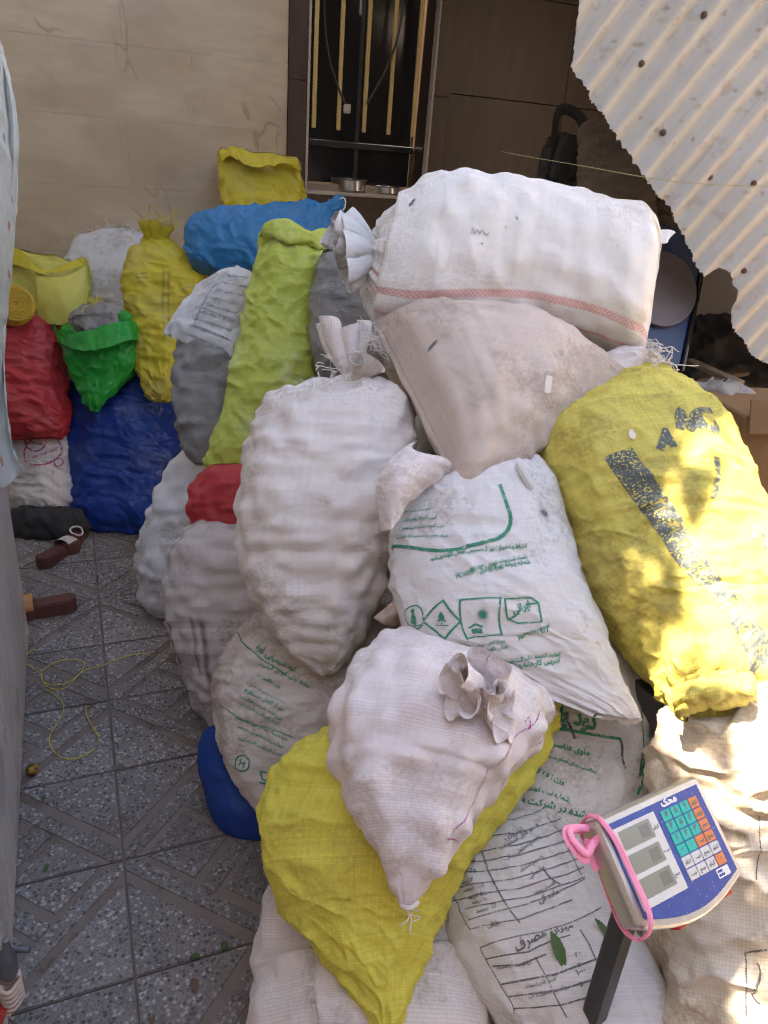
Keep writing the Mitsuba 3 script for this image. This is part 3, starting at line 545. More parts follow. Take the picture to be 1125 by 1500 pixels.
def pier_stone(p, n, uv):
    g = noise(p.y * 40, p.z * 3, p.x * 40) * 0.5 + fbm(p.y * 9, p.z * 2.2, p.x * 9, 3) * 0.5
    c = mix((0.38, 0.325, 0.28), (0.55, 0.485, 0.43), g)
    return mix(c, (0.22, 0.16, 0.14), 0.5 * smoothstep(0.5, 0.72, fbm(p.y * 6, p.z * 7, p.x * 5 + 2, 3) + 0.25 * (noise(p.x * 140, p.y * 140, p.z * 140) - 0.5)))
mat('pier_stone', pier_stone, 0.35)
def plaster(p, n, uv):
    return mix((0.42, 0.37, 0.30), (0.55, 0.49, 0.41), fbm(p.x * 3, p.y * 3, p.z * 3, 4))
mat('plaster', plaster, 0.85)
mat('dark_paint', (0.018, 0.016, 0.017), 0.12)
mat('black_plastic', (0.02, 0.02, 0.022), 0.35)
mat('brass_paint', (0.50, 0.36, 0.13), 0.4)

# floor: base sheet, terrazzo tiles with cement bands
put('floor', rbox(9.0, 9.0, 0.12, (1.2, 0.8, -0.069), 0.002), 'cement'); tag('floor', 'grey terrazzo tile floor with cement bands between raised chips', kind='structure')
TP, X0, Y0 = 0.32, -0.01, 1.455
T1 = Polygon([(.012, .215), (.785, .988), (.012, .988)])
T3 = Polygon([(.175, .012), (.825, .012), (.5, .335)])
T4 = Polygon([(.988, .215), (.988, .775), (.705, .495)])
T2 = unary_union([Polygon([(.012, .012), (.10, .012), (.995, .905), (.988, .988), (.905, .988), (.012, .11)]),
                  Polygon([(.53, .41), (.92, .012), (.988, .012), (.988, .13), (.62, .52)])]).intersection(sbox(.012, .012, .988, .988)).buffer(0)
terr = prism(unary_union([g.buffer(-.006).buffer(.004) for g in (T1, T2, T3, T4)]), 0.0085 / TP, -0.0085 / TP)
band = prism(sbox(.006, .006, .994, .994), 0.006 / TP, -0.0087 / TP)
for i in range(-1, 7):
    for j in range(-4, 9):
        sx = 1 if i % 2 == 0 else -1; sy = 1 if j % 2 == 0 else -1
        M = np.diag([TP * sx, TP * sy, TP, 1.0]); M[:3, 3] = [X0 + TP * (i + (sx < 0)), Y0 + TP * (j + (sy < 0)), ((i * 7 + j * 13) % 5) * 0.0003]
        a, b = terr.copy(), band.copy()
        a.apply_transform(M); b.apply_transform(M)
        if sx * sy < 0: a.invert() if a.volume < 0 else None; b.invert() if b.volume < 0 else None
        k = put('floor__tile', a, 'terrazzo')
        put(k + '__cement_band', b, 'cement')

# back wall of stone tiles round a window opening
YW = 4.3
put('back_wall', rbox(6.4, 0.06, 0.9, (1.4, YW + 0.08, 0.45)), 'mortar')
put('back_wall__backing', cat([rbox(6.4, 0.06, 3.4, (1.4, YW + 0.42, 1.7)), rbox(2.63, 0.06, 2.6, (-0.185, YW + 0.08, 2.2)), rbox(2.6, 0.06, 2.6, (3.34, YW + 0.08, 2.2)), rbox(0.9, 0.06, 0.6, (1.585, YW + 0.08, 1.2))]), 'mortar')
tag('back_wall', 'beige stone tiled back wall with a barred window behind the sacks', 'wall')
rng = np.random.default_rng(4)
for r in range(-4, 5):
    z0 = 1.73 + 0.31 * r
    off = 0.65 if r % 2 == 0 else 0.33
    for c in range(-4, 2):
        xa, xb = max(-1.5, off + 0.64 * c), min(1.128, off + 0.64 * (c + 1))
        if xb - xa > 0.03:
            put('back_wall__tile', rbox(xb - xa - 0.0006, 0.03, 0.3094, ((xa + xb) / 2, YW + 0.018 + 0, z0 + 0.155), 0.0002), 'wall_stone')
for r in range(0, 6):
    for c in range(3):
        put('back_wall__brown_panel', rbox(0.757, 0.03, 0.497, (2.04 + 0.38 + 0.76 * c, YW + 0.03, 0.25 + 0.5 * r), 0.0015), 'brown_tile')

# window: brown surround, dark pane, gilt bars
w = 'barred_window'
for x in (1.18, 1.99):
    for z in (1.49, 1.98 + 0.24, 2.71):
        h = 0.484 if z != 1.49 else 0.974
        zz = z if z != 1.49 else 1.98 - 0.49
        put(w + '__surround', rbox(0.098, 0.05, h, (x, YW + 0.01, zz), 0.002), 'brown_tile')
put(w + '__surround', rbox(0.705, 0.05, 0.2, (1.585, YW + 0.012, 1.345), 0.002), 'brown_tile')
for x in (1.234, 1.936):
    put(w + '__frame', rbox(0.012, 0.05, 1.5, (x, YW + 0.002, 2.2), 0.002), 'light_joint')
put(w + '__sill', rbox(0.71, 0.26, 0.018, (1.585, YW + 0.115, 1.452), 0.003), 'light_joint')
put(w + '__frame', cat([rbox(0.02, 0.22, 1.6, (1.225, YW + 0.14, 2.2)), rbox(0.03, 0.22, 1.6, (1.955, YW + 0.14, 2.2))]), 'brown_tile')
for x in (1.41, 1.76):
    put(w + '__pane', rbox(0.33, 0.012, 1.5, (x, YW + 0.22, 2.25)), 'dark_paint')
put(w + '__mullion', rbox(0.03, 0.03, 1.5, (1.585, YW + 0.205, 2.25)), 'black_plastic')
put(w + '__rail', rbox(0.7, 0.03, 0.035, (1.585, YW + 0.203, 1.70)), 'black_plastic')
for x in (1.262, 1.397, 1.541, 1.683, 1.825):
    put(w + '__bar', rbox(0.021, 0.016, 1.1, (x, YW - 0.035, 1.765 + 0.55), 0.003), 'brass_paint')
tag(w, 'dark barred window with five gilt upright bars in a brown surround', 'window')
cab = smooth_path([(1.36, YW - .02, 2.75), (1.30, YW - .03, 2.35), (1.33, YW - .04, 2.1), (1.42, YW - .05, 1.90), (1.43, YW - .05, 1.885)], 40)
cab2 = smooth_path([(1.545, YW - .05, 1.90), (1.63, YW - .05, 2.05), (1.70, YW - .05, 2.25), (1.70, YW - .05, 2.5), (1.66, YW - .04, 2.8)], 40)
put('cable__cord', cat([tube(cab, 0.006, 6), tube(cab2, 0.006, 6)]), 'black_plastic', 40)
put('cable__plug', cat([rbox(0.035, 0.03, 0.045, (1.435, YW - .055, 1.868), .006)]), 'light_joint')
tag('cable', 'looped black cable with a pale plug hanging on the window bars', 'cable')
mat('steel', (0.55, 0.55, 0.55), 0.25, 1.0)
prof = np.array([(0, 0), (.09, 0), (.10, .01), (.10, .06), (.105, .065), (.10, .068), (.095, .06), (.095, .012), (0, .012)])
pot = trimesh.creation.revolve(prof, sections=48); pot.apply_translation([1.52, YW + .11, 1.463])
put('cooking_pot', pot, 'steel', 30); tag('cooking_pot', 'dull metal pot standing on the window sill', 'pot')
pan = trimesh.creation.revolve(prof * [0.85, 0.6], sections=48); pan.apply_translation([1.74, YW + .10, 1.463])
put('tray', pan, 'steel', 30); tag('tray', 'shallow metal tray right of the pot on the window sill', 'tray')

# left: pier with cladding, house wall and roofs (out of frame), right storeroom
XP, YP = -0.258, 2.546
put('stone_pier', rbox(0.5, 5.6, 2.46, (XP - 0.265, YP - 2.8, 1.22), 0.004), 'mortar')
for j in range(7):
    for k in range(3):
        put('stone_pier__slab', rbox(0.02, 0.797, 0.818, (XP - 0.008, YP - 0.4 - 0.8 * j, 0.012 + 0.41 + 0.82 * k), 0.002), 'pier_stone')
for k in range(3):
    put('stone_pier__slab', rbox(0.5, 0.02, 0.818, (XP - 0.268, YP + 0.012, 0.012 + 0.41 + 0.82 * k), 0.002), 'pier_stone')
tag('stone_pier', 'grey stone clad pier at the left edge beside the floor', 'pier')
put('left_wall', rbox(0.2, 7.4, 4.5, (-2.0, 0.7, 2.26)), 'plaster'); tag('left_wall', 'plastered house wall at the left, hidden behind the pier', 'wall')
put('house_wall', rbox(8.0, 0.2, 4.55, (1.4, -3.2, 2.28)), 'plaster'); tag('house_wall', 'plastered house wall behind the viewer', 'wall')
put('store_wall', rbox(0.2, 7.6, 3.3, (4.2, 0.7, 1.65)), 'plaster'); tag('store_wall', 'plastered side wall of the dark storeroom on the right', 'wall')
put('store_roof', rbox(3.2, 2.7, 0.12, (2.96, 3.1, 2.85)), 'plaster'); tag('store_roof', 'flat roof over the dark storeroom at the right', 'roof')
put('balcony_slab', rbox(6.0, 1.5, 0.16, (1.1, -2.35, 3.4)), 'plaster'); tag('balcony_slab', 'balcony slab of the house over the viewer, out of view', 'balcony')

# ------------------------------------------------------------------ corrugated sheet
A_, B_ = at(838, 92, 2.4), at(1122, 532, 3.0)
rib = nz(ROT @ np.array([1586, -1862, -1104.0]))
acr = nz((B_ - A_) - ((B_ - A_) @ rib) * rib); nrm = np.cross(acr, rib)
if nrm @ (CAM - A_) < 0: nrm = -nrm
def plane_ab(px, py):
    r = ray(px, py); t = ((A_ - CAM) @ nrm) / (r @ nrm); q = CAM + r * t - A_
    return q @ acr, q @ rib
edge = [(848, -40), (846, 20), (843, 58), (836, 95), (852, 122), (870, 150), (895, 187), (920, 225), (945, 262), (962, 285), (976, 297), (992, 330), (1004, 350), (1018, 385), (1030, 404), (1052, 394), (1066, 394), (1080, 425), (1078, 440), (1070, 478), (1085, 495), (1102, 520), (1124, 533), (1160, 560)]
eb = np.array([plane_ab(*p) for p in edge])
o = np.argsort(eb[:, 0]); eb = eb[o]
bs = np.arange(eb[0, 0] - 0.5, eb[-1, 0] + 0.55, 0.0035)
rag = np.random.default_rng(3)
a0 = np.interp(bs, eb[:, 0], eb[:, 1]) + 0.006 * (meshkit.noise(np.stack([bs * 60, bs * 0, bs * 0], -1), 3) - 0.5) + 0.010 * (meshkit.noise(np.stack([bs * 170, bs * 0 + 3, bs * 0], -1), 4) - 0.5)
PITCH = 0.086
def sheet(bs, a0, a1, na, thick=0.0):
    t = np.linspace(0, 1, na)[:, None]
    a = a0[None] + (a1 - a0[None]) * t
    b = bs[None] + 0 * a
    wob = 0.012 * (meshkit.noise(np.stack([a * 3, b * 3, 0 * a], -1), 5) - 0.5)
    curl = 0.010 * np.exp(-((a - a0[None]) / 0.05) ** 2) * (meshkit.noise(np.stack([0 * a, b * 14, 0 * a], -1), 8) - 0.3)
    h = 0.013 * np.cos(2 * np.pi * b / PITCH) + wob + curl
    return A_ + a[..., None] * rib + b[..., None] * acr + (h + thick)[..., None] * nrm
def sheet_col(p, n, uv):
    g = fbm(p.x * 5, p.y * 5, p.z * 5, 3); d = noise(p.x * 90, p.y * 90, p.z * 90)
    c = mix((0.40, 0.385, 0.35), (0.46, 0.445, 0.41), g)
    c = mix(c, (0.30, 0.25, 0.20), 0.4 * smoothstep(0.58, 0.8, fbm(p.x * 17 + 3, p.y * 17, p.z * 17, 3) + 0.2 * (d - 0.5)))
    sa, sb = p.x * float(acr[0]) + p.y * float(acr[1]) + p.z * float(acr[2]), p.x * float(rib[0]) + p.y * float(rib[1]) + p.z * float(rib[2])
    run = noise(sa * 55, sb * 5, 1.0) * 0.6 + noise(sa * 160, sb * 14, 2.0) * 0.4
    c = mix(c, (0.22, 0.165, 0.12), 0.25 * smoothstep(0.6, 0.85, run) * smoothstep(0.4, 0.6, noise(sa * 9, sb * 3, 6.0)))
    return mix(c, (0.20, 0.12, 0.07), 0.5 * smoothstep(0.74, 0.85, fbm(p.x * 30, p.y * 30 + 7, p.z * 30, 2)))
mat('sheet_paint', sheet_col, 0.5)
P = sheet(bs, a0, 1.25, 60); Q = sheet(bs, a0, 1.25, 60, -0.0035)
nv, nu = P.shape[:2]
V = np.vstack([P.reshape(-1, 3), Q.reshape(-1, 3)]); f = grid_faces(nv, nu); f2 = f[:, ::-1] + nv * nu
j = np.arange(nu - 1); e1 = np.vstack([np.stack([j, j + nv * nu, j + 1 + nv * nu], 1), np.stack([j, j + 1 + nv * nu, j + 1], 1)])
put('corrugated_sheet__panel', (V, np.vstack([f, f2, e1])), 'sheet_paint', 50)
tag('corrugated_sheet', 'pale corrugated roofing sheet with a torn lower edge hanging at upper right', 'roofing sheet')
mat('rust', lambda p, n, uv: mix((0.06, 0.035, 0.025), (0.13, 0.075, 0.05), noise(p.x * 300, p.y * 300, p.z * 300)), 0.8)
for px, py in ((1030, 22), (938, 93), (973, 195), (1041, 260), (1102, 268), (1092, 398)):
    a, b = plane_ab(px, py)[1], plane_ab(px, py)[0]
    c = A_ + a * rib + b * acr + nrm * (0.013 * math.cos(2 * math.pi * b / PITCH) + 0.003)
    m = trimesh.creation.revolve(np.array([(0, .007), (.004, .007), (.005, .003), (.009, .002), (.011, -.004), (0, -.004)]), sections=14)
    m.apply_transform(frame(c, acr, rib, nrm)); put('corrugated_sheet__nail_washer', m, 'rust')

# roofs out of frame that shade the pile and let the sun through at its right side
def roofing(key, x0, x1, y0, y1, z, label, edge_fn):
    ys = np.arange(y0, y1, 0.012)
    xe = np.array([edge_fn(y) for y in ys])
    t = np.linspace(0, 1, 3)[:, None]
    X = x0 + (xe[None] - x0) * t; Z = z + 0.012 * np.cos(2 * np.pi * ys / 0.076)[None] + 0 * X
    Pt = np.stack([X, ys[None] + 0 * X, Z], -1); Pb = Pt - [0, 0, 0.003]
    nv, nu = X.shape; f = grid_faces(nv, nu)
    put(key, (np.vstack([Pt.reshape(-1, 3), Pb.reshape(-1, 3)]), np.vstack([f, f[:, ::-1] + nv * nu])), 'sheet_paint', 40)
    tag(key, label, 'roof')
ZE = 4.6
def house_edge(y):
    x = float(np.interp(y - 0.11, [-1.0, 0.0, 0.27, 0.45, 0.55, 0.83, 1.0, 1.1, 1.2, 1.28, 1.45, 1.6, 1.85, 2.0, 2.3, 3.0, 3.8, 3.94, 3.97, 4.4], [-1.8, -1.4, -1.12, -0.96, -1.04, -0.84, -0.50, -0.25, 0.1, 0.70, 0.95, 0.9, 1.4, 2.0, 2.0, 1.4, 0.8, 0.7, 0.6, 0.6]))
    return x + 0.02 * math.sin(y * 31) + 0.016 * math.sin(y * 83 + 1)
roofing('house_roof', -2.2, 0, -3.0, 4.4, ZE, 'corrugated eave over the passage at the left, out of view', house_edge)
# a climbing vine on the eave: its leaves dapple the sun on the right of the pile
mat('leaf_green', lambda p, n, uv: mix((0.03, 0.07, 0.015), (0.08, 0.15, 0.03), noise(p.x * 9, p.y * 9, p.z * 9)), 0.5)
rng = np.random.default_rng(12)
def leaf_mesh(c, d, n, L, Wd):
    d = nz(d); s = nz(np.cross(d, n)); n = np.cross(s, d)
    t = np.array([0, .25, .55, .8, 1.0]); wv = np.array([.05, .8, 1.0, .6, .02]) * Wd / 2
    mid = c + d * (t * L)[:, None] - n * (0.25 * L * t ** 2)[:, None]
    V = np.vstack([mid - s * wv[:, None] + n * (wv * .3)[:, None], mid, mid + s * wv[:, None] + n * (wv * .3)[:, None]])
    f = []
    for a, b in ((0, 5), (5, 10)):
        for i in range(4): f += [(a + i, b + i, b + i + 1), (a + i, b + i + 1, a + i + 1)]
    return trimesh.Trimesh(V, f, process=False)
def leaves(pts, L):
    ms = []
    for p in pts:
        ms.append(leaf_mesh(p, rng.normal(0, 1, 3) * [1, 1, .4] + [0, 0, -.3], nz(rng.normal(0, .5, 3) + [0, 0, 1]), L * rng.uniform(.6, 1.2), L * .7 * rng.uniform(.7, 1.1)))
    return cat(ms)
yy = rng.uniform(0.2, 1.25, 110)
pts = np.stack([np.array([house_edge(q) for q in yy]) + np.abs(rng.normal(0, 0.07, 110)), yy, ZE + 0.03 + rng.uniform(-0.08, 0.10, 110)], -1)
put('vine__foliage', leaves(pts, 0.085), 'leaf_green', True)
stem = smooth_path([(-1.6, 0.1, ZE + .05), (-1.15, 0.5, ZE + .06), (-.95, .83, ZE + .06), (-0.4, 1.15, ZE + .06), (-.1, 1.3, ZE + .05)], 40)
mat('bark', (0.12, 0.08, 0.05), 0.9)
put('vine__stem', tube(stem, 0.012, 7), 'bark', 40)
tag('vine', 'leafy climbing vine trailing from the eave above the pile, out of view', 'vine')


# ------------------------------------------------------------------ sacks of the pile
S = {}
def sk(key, *a, **k):
    S[key] = Sack(key, *a, **k); return S[key]

# hidden core of the pile
sk('sack', 'dusty_white', [(640, 560, 960, 600, 2.25, .5), (610, 640, 1000, 640, 2.2, .8), (610, 800, 1010, 800, 2.15, .8), (640, 960, 980, 960, 2.05, .7), (700, 1010, 940, 1010, 2.0, .4)], seed=90, res=.014,
   label='dusty white sack inside the pile, behind the green printed sack and under the beige one')
sk('sack_001', 'dusty_white', [(560, 980, 780, 980, 1.95, .4), (500, 1030, 860, 1030, 1.95, .7), (500, 1130, 880, 1130, 1.85, .7), (530, 1240, 860, 1240, 1.78, .6), (600, 1290, 800, 1290, 1.75, .3)], seed=91, res=.014,
   label='dusty white sack at the heart of the pile, behind the bumpy lilac white one')

# upright white sack in the middle
s = sk('tied_white_sack', 'white_weave', [(470, 985, 487, 984, 1.86, .9), (454, 976, 500, 975, 1.87, .85), (418, 942, 520, 948, 1.88, .8), (382, 900, 540, 906, 1.89, .8), (358, 848, 563, 850, 1.9, .78),
   (352, 795, 578, 800, 1.91, .78), (358, 730, 591, 742, 1.92, .78), (368, 664, 604, 684, 1.94, .76), (374, 622, 606, 634, 1.95, .74), (394, 592, 600, 600, 1.96, .7), (440, 574, 574, 580, 1.965, .7), (490, 566, 546, 566, 1.97, .75), (508, 556, 530, 556, 1.97, .9), (509, 548, 529, 548, 1.97, .9)],
   lump=(.048, .0080, 1.45), crease=.0010, fold=(.0016, 5, 26), pleats=((1, 16, .20, .042), (0, 10, .1, .01)), e=2.6, seed=3, res=.006,
   label='upright bumpy white woven sack tied at the neck, in the middle of the pile')
o = at(518, 556, 1.95)
P = flare(o, at(505, 475, 1.95) - o, at(560, 556, 1.95) - o, .016, .058, .165, folds=6, seed=2, squash=.8, curl=.15)
put_grid('tied_white_sack__gathered_neck', P, 'white_weave')
P = flare(at(522, 560, 1.92), at(545, 520, 1.86) - at(522, 560, 1.92), at(560, 556, 1.95) - o, .014, .042, .10, folds=4, seed=5, squash=.6, curl=.6)
put_grid('tied_white_sack__gathered_neck', P, 'white_weave')
s.part('tie', cat([tube(smooth_path([o + .021 * (np.cos(t) * ROT[:, 0] + .9 * np.sin(t) * ROT[:, 2]) + [0, 0, .004 * math.sin(3 * t) + dz] for t in np.linspace(0, 6.3, 14)], 40), .0028, 6) for dz in (-.004, .002, .007)]), 'thread_white')
s.part('frayed_threads', cat([along_threads([at(528, 478, 1.92), at(545, 495, 1.9), at(550, 515, 1.9)], 70, .045, ROT @ np.array([.8, -.2, -.4]), seed=1),
    along_threads([at(520, 562, 1.86), at(480, 560, 1.82), at(440, 572, 1.80), at(415, 582, 1.8)], 60, .035, ROT @ np.array([-.5, -.2, -.4]), seed=2), threads(at(505, 540, 1.88), ROT @ np.array([-.6, -.7, -.3]), 14, .07, seed=3)]), 'thread_white')

# sack lying on top
s = sk('striped_white_sack', 'striped_white', [(546, 366, 545, 378, 2.02, .9), (556, 348, 544, 392, 2.02, .85), (566, 326, 543, 425, 2.02, .85), (588, 294, 548, 465, 2.03, .85), (632, 266, 600, 480, 2.04, .85), (720, 268, 700, 479, 2.05, .85),
   (800, 283, 775, 482, 2.05, .85), (880, 296, 850, 498, 2.05, .8), (928, 303, 900, 518, 2.05, .7), (955, 318, 928, 528, 2.05, .45), (965, 332, 937, 532, 2.05, .18), (969, 342, 940, 531, 2.05, .04)],
   lump=(.065, .0055), crease=.001, fold=(.0016, 4, 9), pleats=((0, 16, .13, .028),), e=2.3, seed=7, res=.006,
   label='plump white sack with red checked stripes lying on top of the pile')
ua, ub = s.uv_at(640, 425), s.uv_at(640, 439)
ud = s.uv_at(575, 462)
STRIPE[:] = [min(ua[0], ub[0]), min(ua[0], ub[0]) + .8 * abs(ua[0] - ub[0]), ud[0] - .006, ud[0] + .007]; STAIN = s.uv_at(915, 430)[1]
o = at(550, 372, 2.0)
P = flare(o, at(505, 372, 1.97) - o, at(550, 300, 2.0) - o, .014, .088, .10, folds=7, seed=4, squash=.75, curl=.05, wave=.25)
put_grid('striped_white_sack__gathered_mouth', P, 'grey_white')
P = flare(o, at(500, 335, 1.97) - o, at(545, 300, 2.0) - o, .012, .055, .12, folds=5, seed=9, squash=.8, curl=.05)
put_grid('striped_white_sack__gathered_mouth', P, 'grey_white')
s.part('tie', cat([tube(smooth_path([o + .02 * (np.cos(t) * ROT[:, 1] + .9 * np.sin(t) * ROT[:, 2]) + ROT[:, 0] * dz for t in np.linspace(0, 6.3, 14)], 40), .003, 6) for dz in (-.003, .004)]), 'thread_white')
s.part('seam', s.seam(-1, .0045), 'striped_white')
put_grid('striped_white_sack__corner_ear', patch([P3([(960, 338, 2.03), (966, 356, 2.02)]), P3([(978, 336, 2.03), (977, 356, 2.02)]), P3([(990, 340, 2.03), (976, 352, 2.03)])], 12, 10, .002), 'striped_white')
s.decal('ink_mark', [s.line([(690, 343), (693, 336), (695, 343), (699, 337), (702, 343), (706, 338), (710, 343), (716, 342)], .002), s.line([(756, 318), (758, 322)], .003), s.line([(740, 331), (742, 334)], .003), s.line([(704, 356), (707, 358)], .003)], 'black_ink')
s.decal('dark_smudge', [s.shape(affinity.rotate(affinity.scale(Point(0, 0).buffer(1), .3, 1), -35), (604, 297), .014)], 'black_ink')

# beige pillow beneath it
s = sk('beige_sack', 'beige_weave', [(546, 470, 681, 733, (2.0, 1.68), .02), (556, 466, 686, 731, (2.0, 1.69), .16), (585, 462, 702, 715, (2.0, 1.72), .42), (640, 460, 738, 692, (2.0, 1.77), .62), (720, 460, 782, 664, (2.0, 1.82), .7),
   (800, 475, 826, 633, (2.0, 1.87), .7), (860, 508, 866, 603, (1.98, 1.9), .7), (900, 530, 900, 577, 1.94, .7), (917, 545, 913, 562, 1.94, .6)], lump=(.06, .005), crease=.001, fold=(.002, 4, 8), e=2.2, seed=11, res=.0065,
   label='dirty beige woven sack with a hemmed edge wedged under the striped white one')
s.part('hem', s.seam(0, .0075), 'beige_weave')
s.decal('dark_smudge', [s.shape(affinity.rotate(affinity.scale(Point(0, 0).buffer(1), .25, 1), -50), (634, 506), .018)], 'black_ink')
s.decal('white_patch', [s.shape(sbox(-.35, -1, .35, 1).buffer(.2), (803, 563), .017, .15)], 'thread_white')
# torn end of another sack peeping out under the top one
s = sk('sack_002', 'white_lilac', [(860, 545, 870, 565, 2.0, .5), (880, 520, 900, 575, 2.0, .5), (930, 505, 935, 570, 2.0, .5), (962, 520, 965, 565, 2.0, .5), (975, 535, 972, 555, 2.0, .4)], lump=None, fold=(.006, 6, 20), seed=13, label='frayed whitish sack end squeezed between the striped sack and the yellow sack')
s.part('frayed_threads', cat([along_threads([at(945, 500, 1.97), at(955, 520, 1.95), at(968, 545, 1.95)], 60, .06, ROT @ np.array([.8, .1, -.3]), .0011, seed=6), threads(at(965, 535, 1.95), ROT @ np.array([.9, .3, 0]), 14, .11, .0012, seed=8)]), 'thread_white')

# big yellow sack on the right
s = sk('yellow_sack', 'yellow_net', [(893, 560, 945, 541, 2.0, .5), (865, 585, 975, 550, 1.98, .6), (825, 618, 1005, 578, 1.95, .7), (790, 658, 1040, 628, 1.9, .78), (790, 700, 1072, 672, 1.86, .8), (806, 755, 1100, 728, 1.82, .8), (832, 812, 1130, 790, 1.77, .8),
   (866, 872, 1158, 856, 1.7, .8), (912, 925, 1172, 925, 1.63, .8), (955, 968, 1168, 975, 1.56, .78), (972, 992, 1140, 1005, 1.52, .75), (985, 1012, 1112, 1018, 1.5, .7), (990, 1030, 1105, 1028, 1.47, .8), (1010, 1046, 1080, 1040, 1.45, .7)],
   lump=(.07, .0055), crease=.005, fold=(.006, 5, 14), pleats=((1, 12, .2, .02),), e=2.3, seed=15, res=.006, label='big yellow woven sack with grey print leaning over the right side of the pile')
A3 = []
band = [(905, 662), (945, 720), (985, 775), (1020, 830), (1065, 880), (1095, 925), (1122, 975)]
for k in range(len(band) - 1):
    A3.append(s.line([band[k], ((band[k][0] + band[k + 1][0]) / 2, (band[k][1] + band[k + 1][1]) / 2), band[k + 1]], .062))
bandp = unary_union(A3)
holes = unary_union([s.line([(x + dx, y + dy), (x + dx + ex, y + dy + ey)], .006) for (x, y) in ((965, 735), (985, 768), (1000, 795), (1022, 826), (1070, 880), (1090, 915)) for dx, dy, ex, ey in ((-8, 4, 14, -8), (-4, 14, 14, -8), (2, -6, 8, 10))])
M_ = lambda pts, c, w=.016: s.line([(c[0] + a, c[1] + b) for a, b in pts], w)
s.decal('grey_print', [bandp.difference(holes), M_([(-9, 14), (0, -12), (12, 10)], (975, 645)), M_([(-4, 4), (8, 2)], (975, 645), .008), M_([(-14, 4), (-10, -16), (2, 2), (8, -18), (18, 4)], (1010, 625)), M_([(14, -10), (0, -12), (-6, 2), (6, 12), (20, 6)], (1028, 612)), M_([(-8, 30), (0, 0), (-2, -30)], (1052, 700), .012), M_([(0, 0), (6, -20), (16, 10), (22, -12)], (1105, 790), .009)], 'grey_ink', edge=.009)
s.decal('dark_smudge', [s.shape(affinity.scale(Point(0, 0).buffer(1), .5, 1), (926, 637), .014)], 'thread_white', off=.003)
mo = [P3([(990, 1000, 1.40), (1040, 985, 1.38), (1100, 985, 1.40)]), P3([(985, 1020, 1.36), (1040, 1005, 1.33), (1110, 1000, 1.36)]), P3([(988, 1038, 1.37), (1040, 1026, 1.33), (1112, 1020, 1.36)]), P3([(1000, 1045, 1.42), (1050, 1040, 1.40), (1110, 1032, 1.42)])]
put_grid('yellow_sack__rolled_mouth', patch(mo, 50, 60, .012, 26, 3), 'yellow_net')
mo = [P3([(985, 1028, 1.40), (1000, 1022, 1.38), (1020, 1018, 1.40)]), P3([(984, 1042, 1.37), (1004, 1036, 1.34), (1026, 1030, 1.37)]), P3([(992, 1056, 1.40), (1008, 1052, 1.38), (1026, 1044, 1.40)])]
put_grid('yellow_sack__rolled_mouth', patch(mo, 30, 30, .008, 40, 5), 'yellow_net')

# sunlit sack, right edge
s = sk('sunlit_sack', 'sunny_white', [(1010, 1700, 1250, 1700, 1.36, .7), (985, 1620, 1290, 1620, 1.38, .8), (975, 1520, 1300, 1520, 1.4, .8), (972, 1400, 1290, 1400, 1.43, .8), (980, 1300, 1280, 1300, 1.46, .8), (984, 1210, 1270, 1200, 1.49, .8), (974, 1120, 1255, 1110, 1.5, .8),
   (980, 1075, 1240, 1062, 1.5, .78), (1000, 1046, 1215, 1030, 1.5, .7), (1045, 1030, 1170, 1012, 1.5, .6), (1085, 1020, 1130, 1010, 1.5, .6)], lump=(.065, .004), fold=(.019, 3, 13), pleats=((1, 12, .2, .02),), e=2.4, seed=17, res=.0055,
   label='wrinkled off-white sack standing at the right edge, streaked with sunlight')
s.decal('faded_print', [s.line([(1092, 1395), (1094, 1440), (1093, 1490)], .003), s.line([(1092, 1395), (1110, 1392), (1124, 1390)], .003), s.line([(1108, 1410), (1114, 1430), (1107, 1450), (1113, 1470)], .003), s.line([(1115, 1180), (1112, 1230), (1108, 1290)], .002)], 'black_ink')

# green printed sack, centre right
s = sk('green_printed_sack', 'grey_white', [(655, 690, 765, 672, 1.85, .4), (612, 712, 790, 690, 1.82, .55), (588, 748, 815, 730, 1.78, .65), (579, 800, 838, 800, 1.74, .68), (582, 855, 858, 865, 1.7, .66), (595, 910, 880, 920, 1.66, .6), (640, 958, 900, 970, 1.62, .5), (715, 992, 917, 1012, 1.58, .34), (795, 1018, 930, 1040, 1.55, .2), (872, 1046, 937, 1056, 1.53, .08)],
   lump=(.07, .003), crease=.004, fold=(.0042, 5, 12), pleats=((0, 14, .20, .024), (1, 9, .12, .012)), e=2.2, seed=19, res=.006, label='white sack with a green box and four green emblems, centre right of pile')
g = []
g += [s.line([(575, 803), (620, 805), (660, 806), (700, 797), (735, 786), (748, 765), (742, 738), (732, 710)], .0085)]
for t, a, b in (('warn', (630, 822), (772, 803)), ('reg', (690, 838), (773, 818)), ('lic', (668, 848), (777, 826)), ('brand', (752, 899), (778, 890)), ('tel', (760, 938), (805, 925)), ('sun1', (697, 948), (740, 940)), ('sun2', (697, 957), (744, 950)), ('prod', (728, 978), (820, 960)), ('addr', (730, 988), (820, 971)), ('sun2', (618, 952), (690, 955)), ('sun1', (625, 962), (692, 964)), ('warn', (628, 941), (690, 946)), ('warn', (582, 790), (656, 787)), ('prod', (590, 776), (650, 773)), ('addr', (592, 764), (640, 760)), ('reg', (590, 752), (632, 746))):
    g.append(s.text(t, a, b, bold=2 if t in ('tel', 'brand') else 1.6, tall=1.35))
sq = lambda k: sbox(-1, -1, 1, 1).difference(sbox(-1 + k, -1 + k, 1 - k, 1 - k))
star = unary_union([affinity.rotate(Polygon([(-.09, .05), (.09, .05), (0, .85)]), a, origin=(0, 0)) for a in range(0, 360, 24)])
